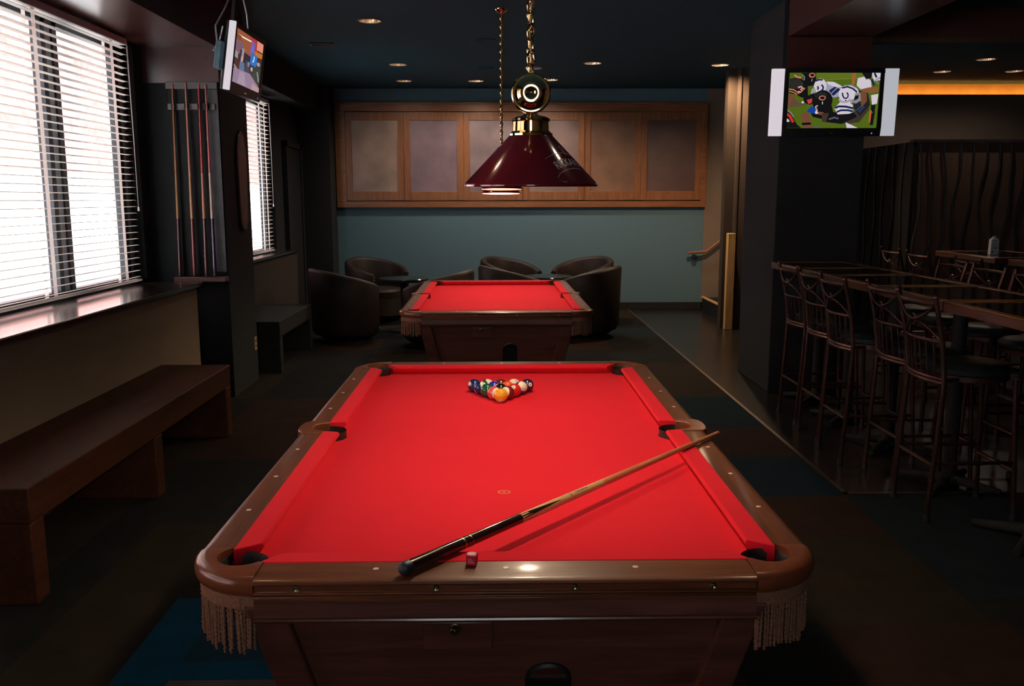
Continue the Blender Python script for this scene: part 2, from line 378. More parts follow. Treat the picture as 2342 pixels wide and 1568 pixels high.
# dark doorway past the far window
d = MB(); d.box(-2.735, -2.70, 8.52, 9.28, 0, 2.25); dr = struct(d.build('door_1', 'matte', smooth=0))
f = MB(); f.box(-2.735, -2.68, 8.45, 8.52, 0, 2.32); f.box(-2.735, -2.68, 9.28, 9.35, 0, 2.32); f.box(-2.735, -2.68, 8.45, 9.35, 2.25, 2.32); f.build('door_frame', 'dwall', dr)
# right side: pillar, beams, wall end by the stair
m = MB(); m.box(2.215, 2.895, 4.15, 5.08, 0, CZ); struct(m.build('pillar_right', 'dwall', smooth=0, bevel=.006))
m = MB(); m.box(2.25, 2.90, 4.128, 4.15, 2.57, 2.825); struct(m.build('trim_4', 'lam'))
m = MB(); m.box(2.25, 2.91, -5.05, 4.15, 2.83, CZ); struct(m.build('beam_right', 'lam', smooth=0))
m = MB(); m.box(2.91, 8.0, 4.35, 4.6, 2.86, CZ); struct(m.build('beam_cross', 'lam', smooth=0))
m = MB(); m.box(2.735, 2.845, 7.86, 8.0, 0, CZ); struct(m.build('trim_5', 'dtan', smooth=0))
m = MB(); m.box(2.845, 4.3, 7.80, 8.0, 0, CZ); m.box(2.855, 2.875, 7.785, 7.80, 0, CZ); struct(m.build('wall_stair', 'bwall', smooth=0))
m = MB(); m.box(2.93, 8.0, WY-.012, WY, 0, CZ); struct(m.build('wall_back_stair', 'warmlit', smooth=0))
# bar end wall with a lit cove along its top
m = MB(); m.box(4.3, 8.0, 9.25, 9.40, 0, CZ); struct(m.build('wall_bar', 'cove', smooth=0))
m = MB(); m.box(4.3, 8.0, 9.06, 9.10, .0, 2.95); struct(m.build('wall_bar_panel', 'bwall', smooth=0))
m = MB(); m.box(4.35, 8.0, 9.13, 9.16, 2.90, 2.92); struct(m.build('trim_6', 'coveled'))
# outdoors: brick house over a pale ground floor, pale paving
m = MB(); m.box(-8.6, -8.0, -8, 30, 2.05, 5.4); struct(m.build('exterior_brick_wall', 'brick', smooth=0))
m = MB(); m.box(-8.6, -7.9, -8, 30, -.3, 2.05); struct(m.build('exterior_base_wall', 'outer', smooth=0))
m = MB(); m.box(-7.9, -2.95, -12, 30, -.35, -.3); struct(m.build('exterior_ground', 'pave', smooth=0))

# ------------------------------------------------------------------ windows and blinds
def window(n, y0, y1, mull):
    m = MB(); X0, X1 = XL-.13, XL-.06
    m.box(X0, X1, y0, y1, ZL, ZL+.022); m.box(X0, X1, y0, y1, ZH-.06, ZH)
    for a, b in [(y0, y0+.07), (y1-.20, y1-.14), (y1-.06, y1)]+[c for q in mull for c in ((q-.10, q-.05), (q+.04, q+.10))]: m.box(X0, X1, a, b, ZL, ZH)
    for a, b in [(y1-.14, y1-.06)]+[(q-.05, q+.04) for q in mull]: m.box(X0+.01, X1-.012, a, b, ZL, ZH, 1)
    w = struct(m.build('window_%d' % n, ['alu', 'alul'], bevel=.004))
    ed = [y0+.07]+sum([[q-.10, q+.10] for q in mull], [])+[y1-.20]
    for i in range(0, len(ed), 2):
        g = MB(); g.box(XL-.10, XL-.094, ed[i], ed[i+1], ZL+.022, ZH-.06); g.build('pane', 'glass', w, smooth=0)
window(1, *H1[:2], [2.765]); window(6, *H0[:2], [-1.8]); window(2, *H2[:2], [6.7])
for k, h in enumerate(HF):
    m = MB()
    for a, b, c, d in ((h[0], h[1], h[2], h[2]+.06), (h[0], h[1], h[3]-.06, h[3]), (h[0], h[0]+.06, h[2], h[3]), (h[1]-.06, h[1], h[2], h[3]), ((h[0]+h[1])/2-.03, (h[0]+h[1])/2+.03, h[2], h[3])): m.box(a, b, -5.17, -5.09, c, d)
    w = struct(m.build('window_%d' % (k+4), 'alu'))
    g = MB(); g.box(h[0], h[1], -5.135, -5.13, h[2], h[3]); g.build('pane', 'glass', w, smooth=0)
def blind(y0, y1, label, tapes):
    xc = XL+.045; t = thing('window_blind', label, 'blind', (xc, (y0+y1)/2, ZH), 0, 'white slatted window blinds'); L = (y1-y0)/2; hgt = ZH-ZL
    m = MB(); m.box(-.03, .03, -L, L, -.045, 0); m.build('headrail', 'white', t, bevel=.004)
    m = MB(); n = 36; zt, zb = -.065, -hgt+.035
    for i in range(n):
        z = zt+(zb-zt)*i/(n-1); dz = .001
        v = [(-.019, -L, z-dz), (0, -L, z+.003), (.019, -L, z+dz), (-.019, L, z-dz), (0, L, z+.003), (.019, L, z+dz)]
        v += [(x, y, q-.0022) for x, y, q in v]
        m.add(v, [(0, 1, 4, 3), (1, 2, 5, 4), (6, 9, 10, 7), (7, 10, 11, 8), (0, 3, 9, 6), (2, 8, 11, 5), (0, 6, 7, 1), (1, 7, 8, 2), (3, 4, 10, 9), (4, 5, 11, 10)])
    m.build('slats', 'slat', t, smooth=20, weld=False)
    m = MB(); m.box(-.025, .025, -L, L, -hgt+.004, -hgt+.018); m.build('bottom_rail', 'tape', t, bevel=.003)
    for y in tapes:
        m = MB(); m.box(.0265, .0275, y-(y0+y1)/2-.022, y-(y0+y1)/2+.022, -hgt+.012, -.03); m.box(-.0275, -.0265, y-(y0+y1)/2-.022, y-(y0+y1)/2+.022, -hgt+.012, -.03); m.build('ladder_tape', 'tape', t, smooth=0)
    m = MB(); m.tube([(.036, L-.02, -.03), (.038, L-.015, -.7), (.036, L-.012, -1.19)], .0016, 6); m.tube([(.036, L-.035, -.03), (.038, L-.022, -.7), (.036, L-.013, -1.19)], .0016, 6)
    m.lathe([(.001, 0), (.006, -.004), (.008, -.03), (.001, -.034)], (.036, L-.012, -1.185), 10); m.build('pull_cord', 'tape', t)
    return t
blind(.64, 3.63, 'large white slatted blind in the near left window above the bench', [1.28, 2.32, 3.36])
blind(-3.38, -.18, 'white slatted blind in the left window beside the camera, outside the picture', [-3.0, -1.8, -.6])
blind(6.12, 7.60, 'narrow-looking white slatted blind in the far left window past the column', [6.35, 7.36])

# ------------------------------------------------------------------ pool table
BZ = .762            # bed cloth height
RT = .80             # rail top
HX, HY = .559, 1.1175
def pool_table(label, loc, rz, closeup=True):
    T = thing('pool_table', label, 'pool table', loc, rz, 'red cloth pool tables')
    hc = (.585, 1.140); hr = .055
    # bed cloth with corner and side cut-outs
    pts = []
    bx, by = .612, 1.168
    def corner(sx, sy):
        cx, cy = sx*hc[0], sy*hc[1]; a0 = math.atan2(-sy, sx); p = arc(cx, cy, hr+.002, 0, 2*PI, 48)[:-1]
        return [(x, y) for x, y in p if abs(x) <= bx and abs(y) <= by and (sx*(x-cx)+sy*(y-cy)) < .03]
    def order(ps, c): return ps
    # walk counter-clockwise from the near left
    def notch(cx, cy, a0, a1, r=hr+.002): return arc(cx, cy, r, a0, a1, 14)
    pts += notch(-hc[0], -hc[1], PI*.62, -PI*.12)
    pts += notch(hc[0], -hc[1], PI*1.12, PI*.38)
    pts += notch(.605, 0, PI*1.5, PI*.5, .058)
    pts += notch(hc[0], hc[1], PI*1.62, PI*.88)
    pts += notch(-hc[0], hc[1], PI*.12, -PI*.62)
    pts += notch(-.605, 0, PI*.5, -PI*.5, .058)
    m = MB(); m.prism(pts, BZ-.03, BZ); bed = m.build('bed_cloth', 'felt', T, smooth=30)
    # worn printed foot-spot ring
    m = MB(); m.lathe([(.0135, BZ+.0004), (.016, BZ+.0006), (.0185, BZ+.0004)], (0, -.598, 0), 24); m.sphere((0, -.598, BZ), .006, 12, 6, 0, (1, 1, .12)); m.build('spot_ring', plain('spot_gold', (.62, .14, .03), .7) if 'spot_gold' not in bpy.data.materials else bpy.data.materials['spot_gold'], bed)
    # cushions: profile in (d, z), d = distance outwards from the nose
    prof = [(0, RT-.003), (.004, RT+.001), (.058, RT+.0015), (.058, BZ-.002), (.030, BZ-.002), (.006, RT-.018), (0, RT-.010)]
    def cushion(a0, a1, axis, sgn, c0, c1):
        m = MB(); v = []
        for end, cut in ((a0, c0), (a1, c1)):
            for dd, z in prof:
                s = end+cut*dd*(1 if end == a0 else -1)*-1
                v.append((s, sgn*(HY+dd), z) if axis == 'x' else (sgn*(HX+dd), s, z))
        n = len(prof); f = [(i, (i+1) % n, n+(i+1) % n, n+i) for i in range(n)]+[tuple(range(n)), tuple(range(n, 2*n))]
        m.add(v, f); return m.build('cushion', 'felt', T, smooth=40, bevel=.0025)
    for sg in (-1, 1):
        cushion(-.500, .500, 'x', sg, .75, .75)
        cushion(-1.060, -.070, 'y', sg, .75, .25); cushion(.070, 1.060, 'y', sg, .25, .75)
    # rails
    rp = [(0, RT), (.070, RT), (.084, RT-.0015), (.091, RT-.005), (.0935, RT-.0095), (.092, RT-.0125), (.086, RT-.014), (.086, RT-.029), (.0895, RT-.030), (.091, RT-.033), (.0895, RT-.036), (.087, RT-.037), (.087, RT-.041), (.090, RT-.042), (.090, RT-.050), (0, RT-.050)]
    def rail(a0, a1, axis, sgn, sights):
        m = MB(); base = HY+.0575 if axis == 'x' else HX+.0545
        sc = 1.0 if axis == 'x' else .84
        pl = (lambda d, z, h: (h, sgn*(base+d*sc), z)) if axis == 'x' else (lambda d, z, h: (sgn*(base+d*sc), h, z))
        m.prism(rp, a0, a1, pl); r = m.build('rail', 'rail' if axis == 'x' else 'raily', T, smooth=30, bevel=.0015)
        for q in sights:
            k = MB(); n = 4
            c = (q, sgn*(HY+.094)) if axis == 'x' else (sgn*(HX+.096), q)
            k.prism([(c[0]+.0065*math.cos(2*PI*i/12), c[1]+.0065*math.sin(2*PI*i/12)) for i in range(12)], RT-.001, RT+.0008); k.build('sight', 'sight', r)
        return r
    L8 = HY*2/8
    rail(-.530, .530, 'x', -1, [-.2795, 0, .2795]); rail(-.530, .530, 'x', 1, [-.2795, 0, .2795])
    for sg in (-1, 1):
        rail(-1.092, -.078, 'y', sg, [-HY+L8, -HY+2*L8, -HY+3*L8]); rail(.078, 1.092, 'y', sg, [HY-3*L8, HY-2*L8, HY-L8])
    # corner castings, pockets and rope fringe
    for sx in (-1, 1):
        for sy in (-1, 1):
            R = .168; ox, oy = .531, 1.096
            out = arc(ox, oy, R, 0, PI/2, 14)
            inn = arc(hc[0], hc[1], hr, math.radians(155), math.radians(-55), 16)
            pg = out+[(ox, hc[1]+.035)]+inn[1:-1]+[(hc[0]+.035, oy)]
            pf = [(-.026, .003), (-.016, .002), (-.007, -.002), (-.002, -.008), (0, -.016), (0, -.026), (-.003, -.035), (-.010, -.042), (-.020, -.046)]
            m = MB(); n_ = 20; rest = [(ox, hc[1]+.035)]+inn[1:-1]+[(hc[0]+.035, oy)]
            rings = [[(sx*(ox+(R+dr)*math.cos(PI/2*i/n_)), sy*(oy+(R+dr)*math.sin(PI/2*i/n_)), RT+dz) for i in range(n_+1)]+[(sx*x, sy*y, RT+dz) for x, y in rest] for dr, dz in pf]
            N_ = len(rings[0]); m.v = [p for rg in rings for p in rg]
            m.f = [(q*N_+i, q*N_+(i+1) % N_, (q+1)*N_+(i+1) % N_, (q+1)*N_+i) for q in range(len(pf)-1) for i in range(N_)]+[tuple(range(N_)), tuple(range((len(pf)-1)*N_, len(pf)*N_))]
            m.mi = [0]*len(m.f); m.build('corner_casting', 'cast', T, smooth=50)
            m = MB(); m.lathe([(hr+.001, RT-.012), (hr-.004, RT-.02), (hr-.002, .70), (.035, .665), (.0005, .655)], (sx*hc[0], sy*hc[1], 0), 24); m.build('pocket', 'pocket', T)
            m = MB(); ns = 34
            for i in range(ns):
                a = PI/2*(i+.5)/ns*1.0; rr = R-.016+random.uniform(-.004, .004)
                px, py = sx*(ox+rr*math.cos(a)), sy*(oy+rr*math.sin(a)); ln = .122+random.uniform(-.008, .012)
                P, RR = [], []; nn = 40; jx, jy = random.uniform(-.004, .004), random.uniform(-.004, .004)
                for k in range(nn+1):
                    u = k/nn; P.append((px+jx*u+.0006*math.sin(k*1.6), py+jy*u+.0006*math.cos(k*1.6), RT-.046-ln*u)); RR.append(.0033+.0008*math.sin(k*1.9))
                m.tube(P, RR, 6)
            band = arc(ox, oy, R-.011, -.02, PI/2+.02, 16)+arc(ox, oy, R-.02, PI/2+.02, -.02, 16)
            m.prism([(sx*x, sy*y) for x, y in band], RT-.072, RT-.040)
            m.build('rope_fringe', 'fringe', T, smooth=60)
    for sx in (-1, 1):
        out = [(.612, -.078)]+[(.690, -.078)]+[(.690+.020*math.cos(t), .07*math.sin(t)) for t in [PI*(-.5+i/12) for i in range(13)]]+[(.690, .078), (.612, .078)]
        inn = arc(.605, 0, .056, math.radians(80), math.radians(-80), 12)
        m = MB(); m.prism([(sx*x, y) for x, y in out+inn], RT-.045, RT+.003); m.build('side_casting', 'cast', T, smooth=50, bevel=.008, bseg=3)
        m = MB(); m.lathe([(.057, RT-.012), (.054, .70), (.03, .665), (.0005, .655)], (sx*.605, 0, 0), 24); m.build('pocket', 'pocket', T)
    # apron boards with a bead along the lower edge
    ap = [(0, .750), (.004, .748), (.004, .716), (.006, .714), (.010, .710), (.010, .706), (.006, .702), (0, .700), (-.02, .700), (-.02, .750)]
    for sg in (-1, 1):
        m = MB(); m.prism(ap, -.532, .532, lambda d, z, h: (h, sg*(1.254+d), z)); a = m.build('apron', 'cab', T, smooth=30)
        k = MB(); k.tube([(-.532, sg*1.263, .7085), (.532, sg*1.263, .7085)], .0055, 8); k.build('bead', 'moul', a)
        m = MB(); m.prism(ap, -1.094, 1.094, lambda d, z, h: (sg*(.672+d), h, z)); a = m.build('apron', 'cab', T, smooth=30)
        k = MB(); k.tube([(sg*.681, -1.094, .7085), (sg*.681, 1.094, .7085)], .0055, 8); k.build('bead', 'moul', a)
    # tapered cabinet
    m = MB(); tx, ty, bx2, by2 = .535, 1.235, .44, 1.12
    v = [(-tx, -ty, .735), (tx, -ty, .735), (tx, ty, .735), (-tx, ty, .735), (-bx2, -by2, .30), (bx2, -by2, .30), (bx2, by2, .30), (-bx2, by2, .30)]
    m.add(v, [(0, 1, 2, 3), (7, 6, 5, 4), (0, 4, 5, 1), (1, 5, 6, 2), (2, 6, 7, 3), (3, 7, 4, 0)]); m.build('cabinet', 'cab', T, smooth=0, bevel=.006)
    for sx in (-1, 1):
        for sy in (-1, 1):
            m = MB()
            def q(z, e): # follow the taper of the cabinet corners
                u = (.735-z)/(.435); return (tx+(bx2-tx)*u, ty+(by2-ty)*u)
            v = []
            for z, e, w in ((.735, .022, .085), (.30, .020, .085), (.0, .015, .075)):
                cx, cy = q(max(z, .0), e)
                if z == 0: cx, cy = q(.12, e)
                v += [(sx*(cx+e), sy*(cy+e), z), (sx*(cx+e-w), sy*(cy+e), z), (sx*(cx+e-w), sy*(cy+e-w), z), (sx*(cx+e), sy*(cy+e-w), z)]
            f = [(0, 1, 2, 3), (11, 10, 9, 8)]
            for b in (0, 4):
                for i in range(4): f.append((b+i, b+(i+1) % 4, b+4+(i+1) % 4, b+4+i))
            m.add(v, f); m.build('leg', 'cab', T, smooth=0, bevel=.006)
    # coin door, lock, ball return on the near end (its face leans back)
    lean = math.atan2(ty-by2, .435)
    def onface(x, z): return (x, -(ty+(by2-ty)*(.735-z)/.435), z)
    m = MB(); m.box(-.076, .076, -.006, .004, -.038, .038); dpr = m.build('coin_door', 'cab', T, onface(-.105, .648), bevel=.003, rot=(-lean*-1, 0, 0))
    k = MB(); k.lathe([(.0005, -.014), (.009, -.014), (.011, -.011), (.011, -.004), (.013, -.003), (.013, 0)], (0, 0, 0), 20, 'y'); k.box(-.0012, .0012, -.0152, -.012, -.005, .005); k.build('lock', 'brassd', dpr, (-.006, -.004, .022))
    m = MB(); R1 = .052
    def arch(r, y): return [(r*math.cos(PI*i/16), y, r*.85*math.sin(PI*i/16)) for i in range(17)]
    o_, i_ = arch(R1, -.006), arch(R1-.008, -.010); o2 = arch(R1, .01)
    v = o_+i_+o2+arch(R1-.010, .0); f = []
    for i in range(16): f += [(i, i+1, 18+i, 17+i), (i, 34+i, 35+i, i+1), (17+i, 18+i, 52+i, 51+i)]
    f.append(tuple(range(51, 68))); m.add(v, f)
    m.box(-R1, R1, -.006, .01, -.10, 0); m.build('ball_return', 'black', T, onface(.094, .527), rot=(lean, 0, 0))
    for x in (-.440, -.148, .144, .437):
        m = MB(); m.lathe([(.0005, -.003), (.004, -.0045), (.0045, -.003), (.006, -.004), (.0075, -.002), (.0078, .002)], (x, -1.2607, .7785), 16, 'y'); m.build('rail_bolt', 'brassd', T)
    return T
pt = pool_table('near pool table with red cloth, racked balls and a cue lying across it', (0, 0, 0), 0)
pt2 = dup(pt, (-.037, 4.44, 0), math.radians(.4), 'far pool table with bare red cloth, in front of the leather tub chairs')

# ------------------------------------------------------------------ balls
BR = .0285
BALLC = dict(yellow=(.95, .40, .02), red=(.62, .02, .015), maroon=(.16, .012, .012), green=(.005, .09, .035), black=(.008, .008, .010), navy=(.006, .022, .11),
             ultra=(.01, .02, .38), orange=(.80, .10, .03), purple=(.075, .015, .16), brown=(.14, .018, .010), darkp=(.03, .012, .045), cream=(.85, .72, .55), salmon=(.72, .08, .08))
bmat = {k: plain('ball_'+k, c, .08, 0, .5, .02, 10, 0, .5, .03) for k, c in BALLC.items()}
def ball(label, loc, col, stripe, num, ndir, axis=(0, 0, 1)):
    """solid or striped ball; ndir = where its number disc looks, axis = pole of the stripe"""
    U, Wn = 40, 24
    prof = [(max(1e-6, BR*math.sin(PI*i/Wn)), -BR*math.cos(PI*i/Wn)) for i in range(Wn+1)]
    m = MB(); t = MB(); t.lathe(prof, (0, 0, 0), U)
    q = Vector((0, 0, 1)).rotation_difference(Vector(axis).normalized())
    v = [q @ Vector(p) for p in t.v]; nd = Vector(ndir).normalized()
    m.v = [tuple(p) for p in v]; m.f = t.f; m.mi = []
    for f in t.f:
        c0 = sum((Vector(t.v[i]) for i in f), Vector())/len(f)
        m.mi.append(1 if (stripe and abs(c0.z) > BR*.56) else 0)
    o = m.build('pool_ball', [bmat[col], bmat['cream']], None, loc, smooth=180)
    tag(o, label, 'ball', 'racked pool balls on the near table')
    # number disc and digit follow the ball's curve
    qd = Vector((0, 0, 1)).rotation_difference(nd); k = MB()
    upv = qd.inverted() @ Vector((0, 0, 1)); ang = math.atan2(-upv.x, upv.y) if abs(nd.z) < .99 else 0
    rotm = qd @ __import__('mathutils').Quaternion((0, 0, 1), ang)
    def cap(x, y, e): return rotm @ Vector((x, y, math.sqrt(max(0, (BR+e)**2-x*x-y*y))))
    vs = [cap(0, 0, .00025)]; fs = []
    for ri, rr in enumerate((.0045, .009)):
        for i in range(20): vs.append(cap(rr*math.cos(2*PI*i/20), rr*math.sin(2*PI*i/20), .00025 if ri == 0 else .0001))
    for i in range(20): fs += [(0, 1+i, 1+(i+1) % 20), (1+i, 21+i, 21+(i+1) % 20, 1+(i+1) % 20)]
    k.add(vs, fs); dsc = k.build('number_disc', bmat['cream'], o, smooth=180)
    g = MB(); tv, tf = text_geo(str(num), .0125); g.add([cap(x, y-.0043, .0006) for x, y in tv], tf); g.build('number', 'ink', dsc, smooth=0)
    return o
rowd = BR*2*math.sqrt(3)/2*1.005; y0 = .532
RACK = [
 (0, 0, 'yellow', 0, 1, (0, -.75, -.62), (0, 0, 1), 'yellow solid ball at the front point of the rack'),
 (1, 0, 'salmon', 1, 11, (-.5, .3, .5), (.58, -.78, .05), 'red and white striped ball behind the yellow one, left side'),
 (1, 1, 'maroon', 1, 15, (.3, .5, .5), (-.55, -.65, .25), 'maroon and white striped ball behind the yellow one, right side'),
 (2, 0, 'green', 0, 6, (-.3, .5, -.5), (0, 0, 1), 'dark green solid ball on the left edge of the rack'),
 (2, 1, 'black', 0, 8, (.2, .5, .5), (0, 0, 1), 'black ball in the middle of the rack'),
 (2, 2, 'red', 0, 3, (-.15, -.72, .62), (0, 0, 1), 'bright red solid ball on the right edge of the rack'),
 (3, 0, 'navy', 1, 10, (-.5, .5, -.4), (.70, -.35, .45), 'navy striped ball with a white cap, left edge next to the green'),
 (3, 1, 'ultra', 1, 9, (0, .9, .1), (.55, -.5, -.1), 'bright blue ball with a white patch behind the black ball'),
 (3, 2, 'orange', 0, 5, (.2, .8, .3), (0, 0, 1), 'orange-red solid ball behind the red one'),
 (3, 3, 'purple', 1, 12, (-.2, .8, -.3), (.40, -.65, .50), 'purple and white striped ball on the right edge of the rack'),
 (4, 0, 'navy', 0, 2, (-.72, -.62, .42), (0, 0, 1), 'navy solid ball at the back left corner of the rack'),
 (4, 1, 'green', 1, 14, (0, .9, -.1), (.55, -.1, .75), 'green and white striped ball in the back row'),
 (4, 2, 'brown', 0, 7, (0, .8, .2), (0, 0, 1), 'brown solid ball in the middle of the back row'),
 (4, 3, 'orange', 1, 13, (.3, -.5, .75), (.1, -.35, .85), 'cream-topped striped ball in the back row'),
 (4, 4, 'darkp', 0, 4, (.42, -.78, .28), (0, 0, 1), 'dark purple solid ball at the back right corner of the rack')]
for r, k, c, s, n, nd, ax_, lab in RACK:
    ball(lab, (-.006+(k-r/2)*BR*2.01, y0+r*rowd, BZ+BR+.0005), c, s, n, nd, ax_)

# ------------------------------------------------------------------ cue and chalk
def cue_along(name, label, A, B, cols, group=None, parts=True):
    A, B = Vector(A), Vector(B); L = (B-A).length
    t = thing(name, label, 'cue', A, 0, group); t.rotation_mode = 'QUATERNION'; t.rotation_quaternion = Vector((0, 0, 1)).rotation_difference((B-A).normalized())
    rad = lambda z: .0148+(.0064-.0148)*z/L
    def seg(nm, z0, z1, mat, e=0):
        m = MB(); m.lathe([(.0004, z0)]+[(rad(z0+(z1-z0)*i/6)+e, z0+(z1-z0)*i/6) for i in range(7)]+[(.0004, z1)], (0, 0, 0), 20); return m.build(nm, mat, t)
    return t, seg, rad, L
cueb = plain('cue_butt_black', (.020, .010, .008), .12, 0, .5, .3, 20, 0, .6, .05)
cuem = wood('cue_maple', (.74, .40, .16), (.86, .54, .25), .25, 2, 6, .5, .1)
cueo = wood('cue_shaft', (.60, .20, .08), (.74, .30, .13), .3, 2, 6, .4, .1)
cuet = plain('cue_tip_pink', (.55, .14, .14), .7)
A, B = Vector((-.222, -1.259, RT+.0168)), Vector((.722, -.138, RT+.0085))
t, seg, rad, L = cue_along('cue_stick', 'pool cue with dark butt and maple shaft lying across the near table', A, B, None)
m = MB(); m.lathe([(.0004, .0)]+[(.0158*math.sin(PI/2*q/6), .012-.012*math.cos(PI/2*q/6)) for q in range(1, 7)]+[(.0157, .026), (.0004, .026)], (0, 0, 0), 20); m.build('bumper', 'rubber', t); seg('butt', .026, .40, cueb); seg('forearm', .40, .76, cuem); seg('shaft', .76, L-.022, cueo); seg('ferrule', L-.022, L-.006, cuet); seg('tip', L-.006, L, cueo)
m = MB()
for i in range(4):       # dark points running into the forearm
    a0 = i*PI/2+.1
    vs = []; n = 10
    for k in range(n+1):
        u = k/n; z = .40+.165*u; w = .62*(1-u)
        for s in (-1, 0, 1): r = rad(z)+.0003; vs.append((r*math.cos(a0+s*w), r*math.sin(a0+s*w), z))
    m.add(vs, [(k*3+s, k*3+s+1, k*3+s+4, k*3+s+3) for k in range(n) for s in (0, 1)])
m.build('forearm_points', cueb, t)
m = MB(); m.lathe([(rad(.195)+.0004, .190), (rad(.2)+.0006, .192), (rad(.2)+.0004, .194)], (0, 0, 0), 20); m.lathe([(rad(.215)+.0004, .214), (rad(.2)+.0006, .216), (rad(.2)+.0002, .218)], (0, 0, 0), 20); m.build('butt_ring', 'brassd', t)
m = MB()
qq = t.rotation_quaternion.inverted() @ Vector((-.25, -.75, .62)); pa = math.atan2(qq.y, qq.x)
for i in range(9):       # a small worn stamp
    z = .628+i*.0062; w = .10+.05*((i*7) % 3)
    for q in (-.16, .02): m.add([((rad(z)+.0004)*math.cos(pa+q+d), (rad(z)+.0004)*math.sin(pa+q+d), z+e) for d, e in ((0, 0), (w, 0), (w, .0035), (0, .0035))], [(0, 1, 2, 3)])
m.lathe([(rad(.60)+.0003, .606), (rad(.6)+.0004, .608)], (0, 0, 0), 20, 'z', pa-.9, pa+.7); m.build('printed_mark', 'ink', t, smooth=0)
ck = plain('chalk_paper', (.50, .012, .03), .5, 0, .4, .12, 200); cw = plain('chalk_label', (.75, .35, .40), .6)
m = MB(); m.box(-.0115, .0115, -.0115, .0115, 0, .0225); c = m.build('chalk_cube', ck, None, (-.074, -1.190, RT+.001), bevel=.0012, rot=(0, 0, -.12)); tag(c, 'small red cube of cue chalk on the near rail beside the cue', 'chalk')
m = MB(); m.lathe([(.0005, .0228), (.006, .0232), (.0085, .0238), (.0100, .0229)], (0, 0, 0), 16); m.build('chalk_face', cw, c)
m = MB()
for i in range(3): m.box(-.007, .007-.003*i, -.0121, -.0116, .006+.004*i, .0075+.004*i)
m.build('printed_label', cw, c, smooth=0)

